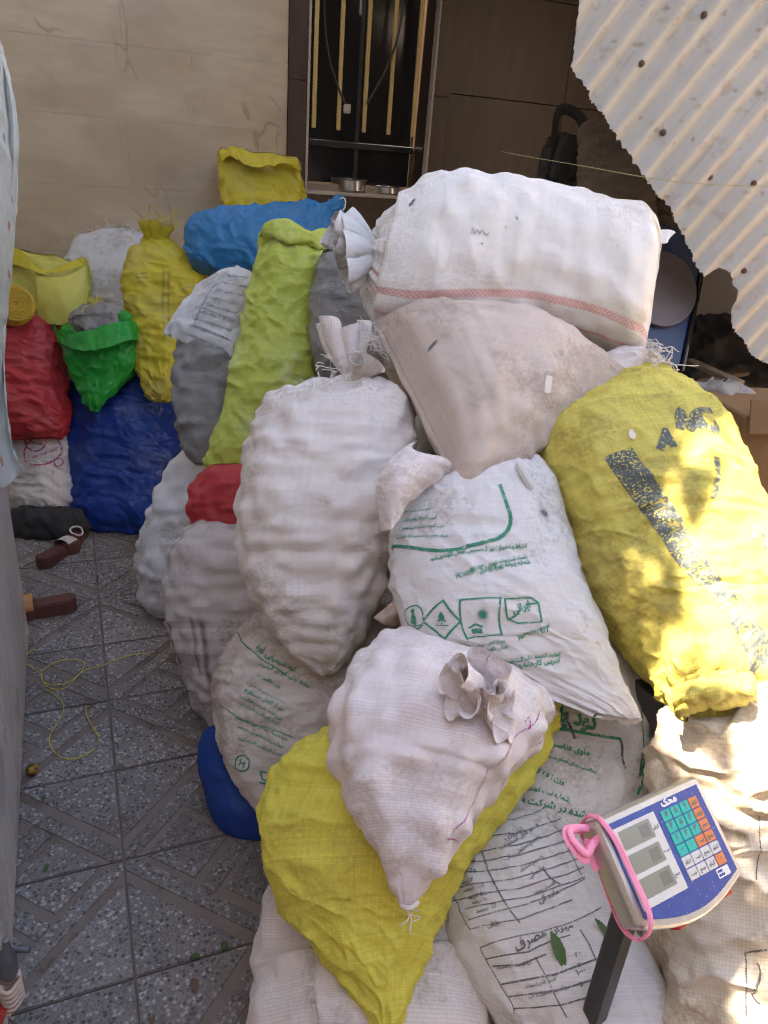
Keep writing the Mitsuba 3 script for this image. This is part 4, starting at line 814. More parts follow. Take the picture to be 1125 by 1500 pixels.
g.append(s.shape(unary_union([sq(.1), affinity.translate(affinity.scale(star, .45, .45, origin=(0, 0)), .15, .25), Polygon([(-.7, -.35), (-.25, -.15), (.15, -.35), (.05, -.42), (-.25, -.26), (-.62, -.42)]), sbox(-.55, -.72, .0, -.45)]), (703, 908), .041, -.12))
g.append(s.shape(unary_union([affinity.rotate(sq(.14), 45), Polygon([(-.35, -.05), (.35, -.05), (0, .35)]), Polygon([(-.28, .2), (.28, .2), (0, .6)]), sbox(-.05, -.25, .05, 0), sbox(-.5, -.36, .5, -.3)]), (647, 909), .031, -.1))
g.append(s.shape(unary_union([Point(0, 0).buffer(1).difference(Point(0, 0).buffer(.87)), affinity.scale(Point(0, -.2).buffer(.36), .7, 1.2), Point(-.02, .42).buffer(.2), sbox(-.5, -.75, .5, -.66)]), (606, 903), .028, -.1))
lg = unary_union([LineString([(-.9, .8), (.55, .8), (1, .35), (.3, .35)]).buffer(.055), LineString([(-.9, .8), (-.9, -.45), (-.45, -.25)]).buffer(.055), LineString([(-.8, -.45), (-.4, -.75), (1, -.75), (1, .3)]).buffer(.055)])
g.append(s.shape(lg, (765, 895), .036, -.12))
s.decal('green_print', g, 'green_ink')
s.decal('dark_smudge', [s.shape(star, (797, 752), .018)], 'black_ink')
put_grid('green_printed_sack__cloth_ear', patch([P3([(612, 645, 1.70), (560, 690, 1.66), (552, 730, 1.65), (560, 778, 1.64)]), P3([(612, 662, 1.68), (588, 690, 1.61), (575, 735, 1.60), (572, 776, 1.61)]), P3([(650, 672, 1.68), (612, 702, 1.63), (590, 740, 1.62), (578, 770, 1.62)]), P3([(660, 690, 1.72), (628, 712, 1.68), (600, 735, 1.66), (585, 750, 1.66)])], 44, 50, .007, 30, 4), 'white_lilac')
put_grid('green_printed_sack__cloth_ear', patch([P3([(590, 850, 1.76), (575, 880, 1.74), (548, 905, 1.75)]), P3([(594, 870, 1.72), (580, 895, 1.70), (560, 912, 1.72)]), P3([(600, 880, 1.76), (590, 905, 1.75), (575, 918, 1.76)])], 24, 24, .006, 40, 6), 'beige_weave')
s.part('wrinkled_top', cat([tube(smooth_path(P3([(760, 683, 1.72), (770, 700, 1.68), (778, 715, 1.68)]), 12), .01, 8)]), 'grey_white')

# white sack with large green lettering behind
s = sk('green_lettered_sack', 'grey_white', [(800, 850, 880, 855, 1.9, .5), (765, 885, 920, 885, 1.88, .6), (745, 930, 952, 930, 1.86, .66), (742, 990, 965, 985, 1.83, .66), (748, 1050, 961, 1050, 1.78, .64), (752, 1110, 953, 1110, 1.73, .6), (757, 1160, 945, 1165, 1.68, .55), (762, 1205, 935, 1212, 1.64, .45), (790, 1240, 910, 1245, 1.62, .3)],
   lump=(.07, .002), crease=.005, fold=(.0045, 4, 11), pleats=((0, 10, .12, .012),), e=2.3, seed=21, res=.0055, label='white sack with big green lettering and torn slits, behind the weighing scale')
g = [s.text('h1', (797, 1052), (872, 1070), 3, 1.3), s.line([(805, 1066), (850, 1073), (909, 1083)], .008), s.text('h2', (796, 1092), (864, 1108), 2.2), s.text('h3', (788, 1108), (874, 1134), 1.8), s.text('h4', (775, 1128), (826, 1150), 1.8), s.text('h5', (765, 1155), (834, 1176), 1.6), s.text('h6', (758, 1176), (858, 1200), 1.8), s.line([(945, 950), (944, 1000), (940, 1050), (942, 1080), (936, 1130)], .0035), s.text('h7', (936, 1165), (950, 960), 5, .26)]
s.decal('green_lettering', g, 'green_ink')
s.decal('torn_slit', [s.line([(826, 1044), (834, 1062), (838, 1072), (842, 1082)], .006), s.line([(909, 1084), (911, 1098), (912, 1115), (915, 1126)], .007), s.line([(928, 975), (935, 985), (938, 998)], .005)], 'black_ink')

# sack with a printed table, lower right
s = sk('table_printed_sack', 'grey_white', [(715, 1165, 790, 1172, 1.66, .5), (690, 1195, 825, 1198, 1.65, .6), (668, 1245, 852, 1240, 1.62, .68), (655, 1310, 882, 1300, 1.58, .7), (662, 1380, 925, 1370, 1.53, .7), (690, 1440, 962, 1430, 1.48, .68), (722, 1500, 985, 1500, 1.44, .68), (748, 1570, 1000, 1570, 1.4, .66), (790, 1640, 980, 1640, 1.37, .5)],
   lump=(.07, .003), crease=.003, fold=(.0038, 4, 13), pleats=((0, 12, .18, .02),), e=2.3, seed=23, res=.0055, label='pale grey sack printed with a black table, lower right beside the scale post')
g = []
rows = [((706, 1208), (800, 1180)), ((690, 1232), (826, 1196)), ((683, 1250), (836, 1212)), ((676, 1266), (843, 1226)), ((665, 1285), (848, 1240)), ((660, 1303), (852, 1255)), ((663, 1320), (855, 1270)), ((682, 1332), (856, 1285)), ((686, 1348), (856, 1288)), ((692, 1360), (838, 1318))]
for a, b in rows:
    g.append(s.line([a, ((a[0] + b[0]) / 2, (a[1] + b[1]) / 2 + 7), b], .0022))
g += [s.line([(703, 1240), (722, 1290), (745, 1330), (762, 1352)], .003), s.line([(658, 1303), (672, 1325), (690, 1362)], .002), s.line([(800, 1195), (830, 1235), (852, 1282)], .002)]
for a, b in (((704, 1388), (880, 1330)), ((712, 1405), (835, 1370)), ((722, 1415), (800, 1398)), ((735, 1442), (890, 1400)), ((744, 1460), (900, 1425)), ((752, 1478), (900, 1450))):
    g.append(s.line([a, ((a[0] + b[0]) / 2, (a[1] + b[1]) / 2 + 7), b], .002))
g += [s.line([(704, 1388), (716, 1412), (738, 1450), (754, 1485)], .002), s.line([(784, 1402), (805, 1440), (830, 1490)], .0022), s.line([(850, 1362), (870, 1400), (892, 1445)], .0022)]
for t, a, b in (('p25', (668, 1287), (698, 1279)), ('p2', (674, 1296), (694, 1291)), ('p05', (680, 1307), (710, 1299)), ('p55', (686, 1318), (714, 1311)), ('p22', (692, 1325), (716, 1320)), ('p01', (698, 1338), (728, 1329)), ('neut', (714, 1359), (732, 1354)), ('kals', (762, 1277), (796, 1256)), ('org', (776, 1288), (798, 1272)), ('potas', (740, 1261), (792, 1227)), ('nit', (740, 1231), (768, 1216)), ('phos', (735, 1246), (790, 1210)), ('kals', (780, 1312), (814, 1295)), ('org', (790, 1324), (820, 1308)),
   ('use', (757, 1396), (842, 1358)), ('use2', (728, 1420), (778, 1412)), ('n700', (848, 1418), (858, 1413)), ('n1000', (846, 1430), (859, 1424)), ('n200', (844, 1403), (854, 1398)), ('n500', (850, 1446), (860, 1441)), ('potas', (775, 1462), (830, 1448)), ('phos', (770, 1448), (815, 1436))):
    g.append(s.text(t, a, b, bold=.8, tall=1.0))
s.decal('black_table_print', g, 'black_ink')
s.decal('torn_slit', [s.line([(795, 1270), (805, 1285), (812, 1291), (820, 1295)], .004)], 'black_ink')

# bumpy lilac-white sack at the front
s = sk('bumpy_white_sack', 'white_lilac', [(600, 932, 770, 1018, 1.72, .1), (570, 938, 795, 1028, 1.66, .32), (535, 958, 803, 1046, 1.58, .42), (506, 992, 794, 1072, 1.52, .5), (488, 1045, 770, 1112, 1.46, .58), (493, 1105, 732, 1150, 1.42, .64), (517, 1170, 690, 1192, 1.375, .72), (549, 1236, 664, 1244, 1.34, .82), (577, 1292, 628, 1294, 1.32, .9), (587, 1318, 606, 1319, 1.31, .9), (590, 1330, 600, 1330, 1.31, .9)],
   lump=(.050, .0095, 1.25), crease=.0008, fold=(.001, 4, 14), pleats=((1, 9, .12, .012),), e=2.3, seed=25, res=.0055, label='bumpy lilac-white sack with a ruffled mouth pointing down at the front of the pile')
s.decal('purple_stitching', [s.line([(790, 1040), (750, 1085), (715, 1125), (690, 1180), (668, 1212), (655, 1235)], .0018), s.line([(800, 1060), (765, 1110), (735, 1150)], .0012), s.line([(652, 1228), (672, 1233)], .002), s.line([(768, 1058), (775, 1052), (772, 1070), (779, 1062)], .002)], 'magenta_ink')
uo = s.uv_at(708, 1030); o = s.point(uo, .0); dz = float((o - CAM) @ fwd)
nn = s.normal(uo); rt, dw = ROT[:, 0], ROT[:, 1]
for k, (ax_, r1, ln, fo) in enumerate(((nn * .6 - rt * .8 - dw * .35, .050, .105, 5), (nn * .8 - dw * .9 - rt * .2, .046, .10, 4), (nn * .7 + rt * .55 + dw * .35, .048, .085, 5))):
    P = flare(o - nn * .006, ax_, dw + .3 * rt, .016, r1, ln, folds=fo, seed=3 + 4 * k, squash=.75, curl=.45, wave=.4, nv=44, nu=260, fold_over=1.5)
    P = P + ((meshkit.fbm(P * 42, 3, 7 + k) - .5) * .014)[..., None] * (surf_normals(P) * np.linspace(0, 1, 44)[:, None, None] ** .7)
    P[:, -1] = P[:, 0]
    put_grid('bumpy_white_sack__ruffled_mouth', P, 'white_lilac')
s.part('tie', cat([threads(at(595, 1328, 1.30), [0, 0, -1], 7, .05, .0012, .5, 4, .004), tube(smooth_path(P3([(588, 1326, 1.30), (600, 1330, 1.285), (612, 1322, 1.30)]), 12), .004, 6)]), 'thread_white')

# yellow sack at the front
s = sk('yellow_front_sack', 'yellow_front', [(640, 1015, 816, 1024, 1.66, .3), (545, 1050, 814, 1050, 1.64, .45), (470, 1090, 800, 1092, 1.61, .55), (412, 1130, 772, 1148, 1.58, .6), (388, 1195, 732, 1204, 1.55, .66), (392, 1268, 692, 1264, 1.51, .7), (426, 1338, 654, 1328, 1.47, .75), (480, 1408, 622, 1392, 1.42, .8), (528, 1462, 600, 1450, 1.38, .85), (548, 1495, 590, 1488, 1.36, .9), (556, 1520, 582, 1515, 1.35, .9), (552, 1545, 590, 1545, 1.34, .9)],
   lump=(.06, .0035), fold=(.007, 3, 11), crease=.006, pleats=((1, 10, .16, .016), (0, 8, .1, .012)), e=2.3, seed=27, res=.0055, label='bright yellow sack pointing down at the front, under the bumpy lilac-white one')

# white sack on the floor at the bottom
s = sk('bottom_white_sack', 'white_weave', [(470, 1240, 610, 1265, 1.72, .3), (415, 1290, 665, 1318, 1.68, .45), (384, 1365, 700, 1378, 1.62, .6), (376, 1430, 719, 1430, 1.57, .62), (373, 1500, 720, 1490, 1.5, .6), (368, 1580, 715, 1570, 1.44, .55), (380, 1640, 700, 1640, 1.42, .35)], lump=(.065, .008), fold=(.006, 3, 8), e=2.3, seed=29, res=.0065, label='loose white sack lying on the floor at the bottom, under the yellow one')
put_grid('bottom_white_sack__frayed_flap', patch([[onto(s, 462, 1385, .014), onto(s, 500, 1385, .012), onto(s, 540, 1385, .010)], [onto(s, 466, 1440, .018), onto(s, 505, 1440, .020), onto(s, 550, 1440, .012)], [onto(s, 472, 1500, .016), onto(s, 515, 1500, .022), onto(s, 560, 1500, .012)]], 40, 40, .006, 24, 3), 'white_weave')
s.part('frayed_threads', along_threads([onto(s, 462, 1385, .015), onto(s, 466, 1440, .019), onto(s, 472, 1500, .017)], 110, .02, ROT @ np.array([-.8, .1, -.4]), seed=14), 'thread_white')

# left flank of the pile
s = sk('urea_printed_sack', 'dusty_white', [(395, 888, 580, 895, 2.1, .5), (352, 925, 585, 935, 2.08, .6), (322, 970, 560, 980, 2.06, .68), (312, 1020, 525, 1030, 2.03, .7), (320, 1075, 495, 1080, 2.0, .72), (342, 1130, 475, 1130, 1.97, .75), (370, 1175, 462, 1175, 1.95, .75), (390, 1200, 445, 1205, 1.94, .6)],
   lump=(.06, .003), fold=(.004, 4, 18), e=2.4, seed=31, res=.0065, label='dusty white sack with rows of small green print, under the tied white one')
g = []
for t, a, b in (('urea', (375, 950), (432, 985)), ('u2', (378, 975), (452, 1008)), ('u3', (376, 990), (410, 1008)), ('warn', (360, 1000), (418, 1032)), ('sun1', (358, 1012), (415, 1042)), ('prod', (352, 1020), (412, 1055)), ('addr', (350, 1030), (408, 1062)), ('lic', (345, 1052), (420, 1085)), ('reg', (348, 1066), (415, 1096)), ('addr', (350, 1082), (412, 1108))):
    g.append(s.text(t, a, b, bold=1.2, tall=1.1))
g += [s.line([(350, 925), (372, 955), (420, 990)], .003), s.line([(322, 1030), (355, 1055), (430, 1080)], .0025), s.shape(Point(0, 0).buffer(1).difference(Point(0, 0).buffer(.82)).union(sbox(-.4, -.4, -.2, .4)).union(sbox(.2, -.4, .4, .4)).union(sbox(-.4, -.1, .4, .1)), (355, 1118), .022, .3), s.shape(LineString([(-.8, .6), (.8, .6), (.4, -.2), (-.4, -.2), (-.8, .6)]).buffer(.08).union(LineString([(-.6, -.5), (.6, -.5)]).buffer(.08)).union(LineString([(0, -.2), (0, -.5)]).buffer(.1)), (391, 1140), .024, .2), s.line([(330, 935), (318, 985)], .003)]
s.decal('green_print', g, 'green_ink')
sk('blue_net_sack', 'blue_net', [(330, 1055, 420, 1055, 2.1, .5), (304, 1075, 440, 1075, 2.1, .6), (296, 1120, 440, 1125, 2.09, .68), (306, 1175, 435, 1180, 2.06, .7), (328, 1220, 425, 1222, 2.04, .65), (350, 1240, 405, 1240, 2.03, .5)], lump=(.05, .002), fold=(.003, 4, 8), seed=33, res=.008, label='small dark blue net sack on the floor at the left foot of the pile')
s = sk('plaid_white_sack', 'plaid_white', [(300, 757, 400, 760, 2.46, .5), (265, 785, 430, 785, 2.46, .66), (249, 830, 440, 830, 2.45, .7), (248, 890, 440, 890, 2.44, .7), (259, 950, 440, 950, 2.42, .7), (280, 1010, 430, 1010, 2.41, .7), (302, 1050, 410, 1055, 2.4, .6), (325, 1070, 390, 1075, 2.4, .4)], lump=(.048, .0085, 1.4), crease=.001, fold=(.002, 4, 24), seed=35, res=.008, label='grubby white sack with dark plaid threads standing left of the tied white one')
sk('sack_003', 'grey_white', [(275, 655, 370, 660, 2.95, .5), (245, 695, 390, 700, 2.95, .66), (218, 760, 395, 765, 2.95, .7), (200, 830, 385, 835, 2.94, .7), (206, 870, 370, 880, 2.93, .7), (228, 905, 350, 910, 2.92, .5)], lump=(.055, .009), crease=.0008, fold=(.001, 4, 9), seed=37, res=.009, label='pale bumpy sack on the floor behind the plaid sack, beside the big blue one')
sk('red_net_sack', 'red_film', [(310, 682, 430, 682, 2.5, .5), (286, 705, 440, 705, 2.5, .68), (280, 745, 440, 745, 2.5, .7), (296, 785, 430, 785, 2.48, .7), (330, 815, 420, 818, 2.47, .6)], lump=(.045, .007), crease=.0008, fold=(.001, 4, 9), seed=39, res=.007, label='small bumpy red sack below the long lime sack')

# long lime sack
s = sk('lime_sack', 'lime_film', [(392, 352, 468, 352, 2.56, .6), (382, 366, 470, 368, 2.56, .6), (372, 395, 472, 395, 2.57, .66), (358, 465, 465, 478, 2.58, .66), (345, 545, 457, 548, 2.57, .66), (328, 612, 425, 625, 2.55, .66), (308, 655, 395, 668, 2.53, .6), (301, 680, 372, 690, 2.52, .4), (310, 688, 360, 692, 2.52, .3)], lump=(.09, .004), fold=(.006, 3, 12), pleats=((0, 10, .15, .012),), e=2.3, seed=41, res=.008, label='long lime green sack with a rolled top leaning in the pile')
ring = []
c0, ax = at(428, 350, 2.54), nz(at(428, 330, 2.54) - at(428, 370, 2.54))
sx = nz(ROT[:, 0]); sz = np.cross(ax, sx)
for v in np.linspace(0, 2 * np.pi, 22):
    row = []
    for t in np.linspace(0, 2 * np.pi, 60):
        rr = .098 + .010 * math.sin(3 * t + 1) + (.022 + .006 * math.sin(5 * t)) * math.cos(v)
        row.append(c0 + rr * (math.cos(t) * sx + .62 * math.sin(t) * sz) + ax * ((.030 + .008 * math.sin(4 * t + 2)) * math.sin(v) + .012 * math.sin(2 * t)))
    ring.append(row)
put_grid('lime_sack__rolled_cuff', patch(np.array(ring), 40, 140, .006, 34, 3), 'lime_film')
sk('grey_film_sack', 'grey_film', [(280, 470, 375, 490, 2.72, .5), (258, 525, 370, 530, 2.72, .6), (255, 590, 360, 595, 2.72, .66), (264, 640, 350, 645, 2.71, .66), (285, 680, 340, 682, 2.7, .5)], lump=(.05, .009), crease=.001, fold=(.001, 4, 10), seed=43, res=.009, label='dark translucent grey plastic sack between the blue and lime sacks')
s = sk('small_printed_sack', 'grey_white', [(240, 488, 343, 536, 2.66, .03), (252, 468, 350, 515, 2.67, .3), (282, 432, 362, 470, 2.68, .42), (315, 405, 372, 430, 2.69, .42), (345, 392, 378, 405, 2.7, .3)], lump=(.06, .003), fold=(.005, 4, 12), e=2.2, seed=45, res=.008, label='small grey sack densely printed with black lines, left of the lime sack')
g = []
for k in range(9):
    a = (268 + k * 8, 488 - k * 10.5); b = (330 + k * 4.4, 512 - k * 13)
    g.append(s.text(('warn', 'reg', 'prod', 'addr', 'lic')[k % 5], a, b, bold=1, tall=1.2))
g += [s.line([(284, 476), (310, 486), (340, 500)], .0025), s.line([(296, 450), (320, 460), (345, 470)], .0025), s.line([(284, 476), (300, 440), (318, 415)], .0025)]
s.decal('black_print', g, 'black_ink')
sk('grey_film_sack_001', 'grey_film', [(475, 372, 560, 375, 2.5, .5), (462, 400, 575, 400, 2.5, .6), (458, 450, 580, 450, 2.5, .66), (462, 520, 580, 520, 2.5, .66), (480, 580, 570, 580, 2.5, .5)], lump=(.06, .004), fold=(.003, 4, 14), seed=47, res=.01, label='dark grey plastic sack behind the neck of the tied white sack')

# back row
s = sk('tied_yellow_sack', 'yellow_film', [(218, 352, 244, 352, 3.4, .8), (208, 362, 262, 366, 3.4, .7), (190, 380, 288, 392, 3.4, .66), (185, 410, 305, 412, 3.4, .66), (188, 450, 300, 450, 3.4, .66), (194, 505, 280, 505, 3.38, .66), (204, 545, 266, 548, 3.36, .66), (214, 575, 258, 576, 3.35, .6), (226, 586, 248, 586, 3.35, .5)], lump=(.07, .005), fold=(.007, 4, 20), pleats=((0, 12, .16, .02),), seed=49, res=.009, label='yellow sack tied in a frayed topknot, standing behind the green bag')
P = flare(at(230, 356, 3.38), [0, 0, 1], ROT[:, 0], .03, .065, .09, folds=6, seed=21, squash=.7, curl=.1)
put_grid('tied_yellow_sack__topknot', P, 'yellow_film')
s.part('frayed_threads', cat([threads(at(x, 333, 3.36), ROT @ np.array([.3, -.8, -.2]), 14, .09, .0016, seed=22 + x) for x in (215, 230, 246)]), 'thread_yellow')
s.decal('black_print', [s.text('reg', (200, 402), (216, 400), 3, 2.4), s.text('lic', (200, 408), (216, 407), 3, 2.4), s.text('warn', (200, 414), (216, 413), 3, 2.4), s.line([(240, 395), (238, 450), (242, 500)], .003), s.line([(248, 398), (246, 450), (248, 500)], .003), s.text('prod', (262, 425), (286, 420), 2), s.text('addr', (262, 436), (286, 432), 2)], 'black_ink')
s = sk('sky_blue_sack', 'sky_blue_film', [(276, 330, 273, 372, 3.3, .7), (290, 316, 286, 392, 3.3, .75), (325, 309, 322, 404, 3.3, .78), (390, 306, 388, 406, 3.3, .78), (445, 304, 445, 396, 3.3, .74), (478, 300, 482, 368, 3.3, .6), (496, 292, 497, 335, 3.3, .25), (503, 288, 500, 328, 3.3, .06)], lump=(.08, .004), fold=(.005, 4, 14), pleats=((0, 10, .1, .01), (1, 9, .2, .02)), seed=51, res=.009, label='bright blue sack lying on its side below the window')
s.part('drawstring', tube(smooth_path(P3([(498, 292, 3.2), (504, 290, 3.2), (506, 300, 3.2), (502, 308, 3.2)]), 14), .003, 5), 'thread_white')
s = sk('yellow_bag', 'yellow_film', [(322, 222, 436, 234, 3.75, .25), (324, 245, 440, 250, 3.75, .4), (327, 280, 446, 285, 3.74, .5), (329, 310, 450, 310, 3.73, .5), (332, 360, 448, 360, 3.72, .5)], lump=None, fold=(.012, 3, 8), seed=53, res=.01, label='mustard yellow bag against the wall, left of the window sill')
put_grid('yellow_bag__open_rim', patch([P3([(322, 222, 3.7), (345, 214, 3.66), (372, 222, 3.62), (402, 228, 3.62), (436, 236, 3.68)]), P3([(323, 234, 3.66), (348, 232, 3.6), (372, 244, 3.57), (404, 240, 3.57), (438, 248, 3.64)])], 14, 70, .02, 14, 7), 'yellow_film')
s = sk('pale_film_sack', 'grey_white', [(125, 345, 205, 338, 3.85, .4), (105, 365, 215, 360, 3.85, .55), (100, 420, 220, 420, 3.84, .6), (108, 500, 215, 500, 3.82, .6), (120, 560, 205, 560, 3.8, .5)], lump=(.08, .004), fold=(.006, 4, 9), seed=55, res=.011, label='whitish plastic sack with a frayed top against the beige wall')
s.part('frayed_threads', along_threads([at(108, 352, 3.8), at(150, 338, 3.78), at(205, 336, 3.8)], 50, .06, [0, 0, 1], .0016, seed=31), 'thread_white')
s = sk('yellow_open_bag', 'yellow_pale', [(5, 365, 128, 390, 3.62, .3), (2, 400, 132, 412, 3.62, .45), (4, 450, 134, 455, 3.6, .5), (10, 520, 130, 520, 3.6, .5)], lump=None, fold=(.01, 3, 8), seed=57, res=.011, label='pale yellow open bag with folded rim in the far left corner')
put_grid('yellow_open_bag__folded_rim', patch([P3([(8, 358, 3.55), (40, 375, 3.48), (60, 392, 3.44), (95, 386, 3.44), (122, 376, 3.5), (133, 400, 3.56)]), P3([(6, 385, 3.5), (38, 392, 3.42), (58, 398, 3.38), (96, 394, 3.38), (124, 388, 3.44), (134, 420, 3.52)])], 16, 80, .014, 14, 2), 'yellow_film')
put_grid('yellow_open_bag__front_flap', patch([P3([(50, 396, 3.42), (90, 404, 3.38), (125, 388, 3.42)]), P3([(54, 430, 3.38), (92, 430, 3.34), (130, 430, 3.4)]), P3([(54, 470, 3.38), (92, 476, 3.36), (120, 468, 3.4)])], 30, 30, .008, 16, 4), 'yellow_pale')
s = sk('red_sack', 'red_film', [(5, 462, 60, 466, 3.42, .5), (-25, 478, 82, 482, 3.42, .62), (-28, 530, 90, 535, 3.42, .68), (-24, 590, 97, 590, 3.4, .68), (-18, 632, 98, 626, 3.4, .6), (0, 645, 85, 640, 3.4, .5)], lump=(.07, .004), fold=(.008, 4, 24), pleats=((0, 12, .12, .015),), seed=59, res=.009, label='red plastic sack with fine wrinkles at the left edge, on the marked white sack')
s = sk('marked_white_sack', 'white_weave', [(20, 630, 95, 622, 3.5, .5), (6, 650, 106, 645, 3.5, .62), (8, 690, 108, 690, 3.5, .66), (12, 735, 107, 735, 3.48, .66), (25, 752, 98, 752, 3.47, .5)], lump=(.07, .003), fold=(.006, 4, 26), seed=61, res=.008, label='white sack with magenta hand marks under the red sack')
s.decal('magenta_mark', [s.line([(38, 640), (40, 655), (52, 661), (64, 655), (68, 645)], .008), s.line([(40, 642), (52, 650), (66, 652)], .006), s.line([(36, 660), (85, 645), (90, 660), (45, 680), (36, 660)], .007), s.text('reg', (48, 672), (84, 658), 3, 1.6), s.line([(80, 675), (86, 672), (92, 676), (86, 683), (80, 675)], .005), s.line([(78, 690), (76, 698)], .005)], 'magenta_ink')
s = sk('big_blue_sack', 'blue_film', [(135, 540, 225, 540, 3.6, .5), (112, 558, 248, 560, 3.6, .66), (102, 620, 256, 625, 3.6, .7), (100, 690, 258, 690, 3.6, .7), (102, 745, 254, 745, 3.58, .7), (115, 775, 240, 778, 3.57, .6), (140, 782, 215, 784, 3.57, .4)], lump=(.07, .006), fold=(.006, 4, 18), seed=63, res=.009, label='large deep blue plastic sack standing on the floor in the back row')
s = sk('green_bag', 'green_film', [(98, 478, 198, 462, 3.36, .4), (94, 500, 204, 488, 3.36, .6), (100, 530, 200, 520, 3.34, .6), (118, 570, 175, 562, 3.32, .6), (130, 594, 148, 592, 3.3, .6), (135, 602, 141, 602, 3.3, .6)], lump=(.07, .004), fold=(.007, 3, 10), seed=65, res=.009, label='bright green plastic bag hanging to a point over the big blue sack')
put_grid('green_bag__rim_fold', patch([P3([(76, 470, 3.36), (100, 488, 3.24), (140, 480, 3.2), (180, 470, 3.22), (202, 474, 3.3)]), P3([(80, 488, 3.34), (100, 508, 3.22), (140, 512, 3.17), (182, 500, 3.2), (206, 502, 3.3)])], 20, 70, .014, 16, 3), 'green_film')
put_grid('green_bag__corner_ear', patch([P3([(160, 478, 3.3), (165, 455, 3.28), (180, 452, 3.28)]), P3([(172, 486, 3.26), (182, 466, 3.24), (190, 458, 3.26)]), P3([(190, 482, 3.28), (194, 468, 3.27), (196, 462, 3.28)])], 20, 20, .006, 24, 5), 'green_film')
sk('clear_bag', 'grey_film', [(118, 452, 165, 446, 3.3, .5), (105, 466, 182, 462, 3.3, .6), (106, 484, 182, 482, 3.3, .6), (120, 496, 170, 494, 3.3, .5)], lump=(.04, .006), fold=(.005, 4, 14), seed=67, res=.008, label='knotted translucent bag sitting in the mouth of the green bag', cat='bag')
put('clear_bag__knot', threads(at(140, 446, 3.26), [0, 0, 1], 16, .06, .002, .8, 40, .008), 'thread_yellow')
# more of the dark floor heap
sk('black_bag', 'dark_cloth', [(34, 745, 95, 745, 3.40, .4), (18, 757, 118, 755, 3.40, .45), (14, 777, 126, 772, 3.42, .45), (20, 792, 112, 788, 3.48, .4), (34, 800, 92, 798, 3.46, .3)], lump=(.07, .012), fold=(.01, 4, 12), seed=69, res=.008, label='crumpled black bag on the floor by the pier, behind the sandals', cat='bag')

# ------------------------------------------------------------------ small things
# twine roll
mat('twine', lambda p, n, uv: mix((0.42, 0.26, 0.02), (0.58, 0.40, 0.04), noise(p.x * 300, p.y * 300, p.z * 300)), 0.7)
c, ax = at(20, 448, 3.3), nz(ROT @ np.array([0.5, 0.1, -0.85]))
x = nz(np.cross(ax, [0, 0, 1])); y = np.cross(x, ax)
turns, pts = 26, []
for k in range(9):
    r = .075 - .0035 * k if k else .075
hel = []
for t in np.linspace(0, turns * 2 * np.pi, turns * 20):
    u = t / (turns * 2 * np.pi); bul = .072 + .012 * math.sin(u * np.pi)
    hel.append(c + ax * (u - .5) * .16 + bul * (math.cos(t) * x + math.sin(t) * y))
put('twine_roll__windings', tube(np.array(hel), .0042, 6), 'twine', 50)
spi = [c + ax * .083 + (.012 + .060 * t / (6 * 2 * np.pi)) * (math.cos(t) * x + math.sin(t) * y) for t in np.linspace(0, 6 * 2 * np.pi, 220)]
put('twine_roll__windings', tube(np.array(spi), .0042, 6), 'twine', 50)
cy = trimesh.creation.cylinder(.070, .148, sections=32); cy.apply_transform(frame(c, x, y, ax)); put('twine_roll__core', cy, 'twine', 40)
tag('twine_roll', 'roll of orange yellow twine lying on the red sack', 'twine')

# sandals
mat('maroon_sole', (0.10, 0.034, 0.028), 0.6)
mat('tan_strap', (0.42, 0.20, 0.07), 0.6)
mat('white_strap', (0.55, 0.50, 0.45), 0.6)
def sandal(key, c, ang, strap_mat, label, L=.22, lift=(.03, .05), buckle=False):
    o = unary_union([affinity.scale(Point(.08 * L / .25, 0).buffer(.046), 1.15, 1), affinity.scale(Point(-.085 * L / .25, 0).buffer(.036), 1.1, 1), sbox(-.085, -.034, .08, .034)]).buffer(.012).buffer(-.012)
    m = prism(o, 1.0); v = m.vertices.copy()
    hgt = np.interp(v[:, 0], [-.13, 0, .13], [lift[1], (lift[0] + lift[1]) / 2 - .006, lift[0]])
    v[:, 2] = v[:, 2] * hgt
    m.vertices = v
    m2 = prism(o.buffer(-.006), .004); v = m2.vertices.copy(); v[:, 2] += np.interp(v[:, 0], [-.13, 0, .13], [lift[1], (lift[0] + lift[1]) / 2 - .006, lift[0]]) + .0005; m2.vertices = v
    M = frame(c, [math.cos(ang), math.sin(ang), 0], [-math.sin(ang), math.cos(ang), 0], [0, 0, 1])
    a = np.linspace(0, np.pi, 16); arch = []
    for xx in np.linspace(.035, .10, 10):
        hh = .042 if 1 else 0
        arch.append([(xx, -.047 * math.cos(t), lift[0] - .004 + hh * (1 - .3 * (xx - .035) / .065) * math.sin(t)) for t in a])
    A = np.array(arch); A = np.einsum('ij,abj->abi', M[:3, :3], A) + M[:3, 3]
    m.apply_transform(M); m2.apply_transform(M)
    put(key + '__sole', m, 'maroon_sole', 40); put(key + '__footbed', m2, 'maroon_sole', 40)
    put_grid(key + '__strap', patch(A, 16, 30, .001, 20, 1), strap_mat)
    if buckle:
        bk = tube(smooth_path([M[:3, :3] @ np.array(q) + M[:3, 3] for q in ((-.06, -.02, .075), (-.03, -.045, .07), (-.01, -.03, .085), (-.03, 0, .09), (-.06, -.02, .075))], 20), .004, 6)
        put(key + '__buckle', bk, 'white_strap', 40)
    tag(key, label, 'sandal')
g1 = gnd(84, 816); sandal('sandal', g1, .95, 'white_strap', 'maroon sandal with a pale patch on its strap, in front of the black bag')
g2 = gnd(110, 800); sandal('sandal_001', g2 + [0, .03, 0], 1.35, 'dark_cloth', 'maroon platform sandal with a dark strap and pale buckle beside the black bag', buckle=True)
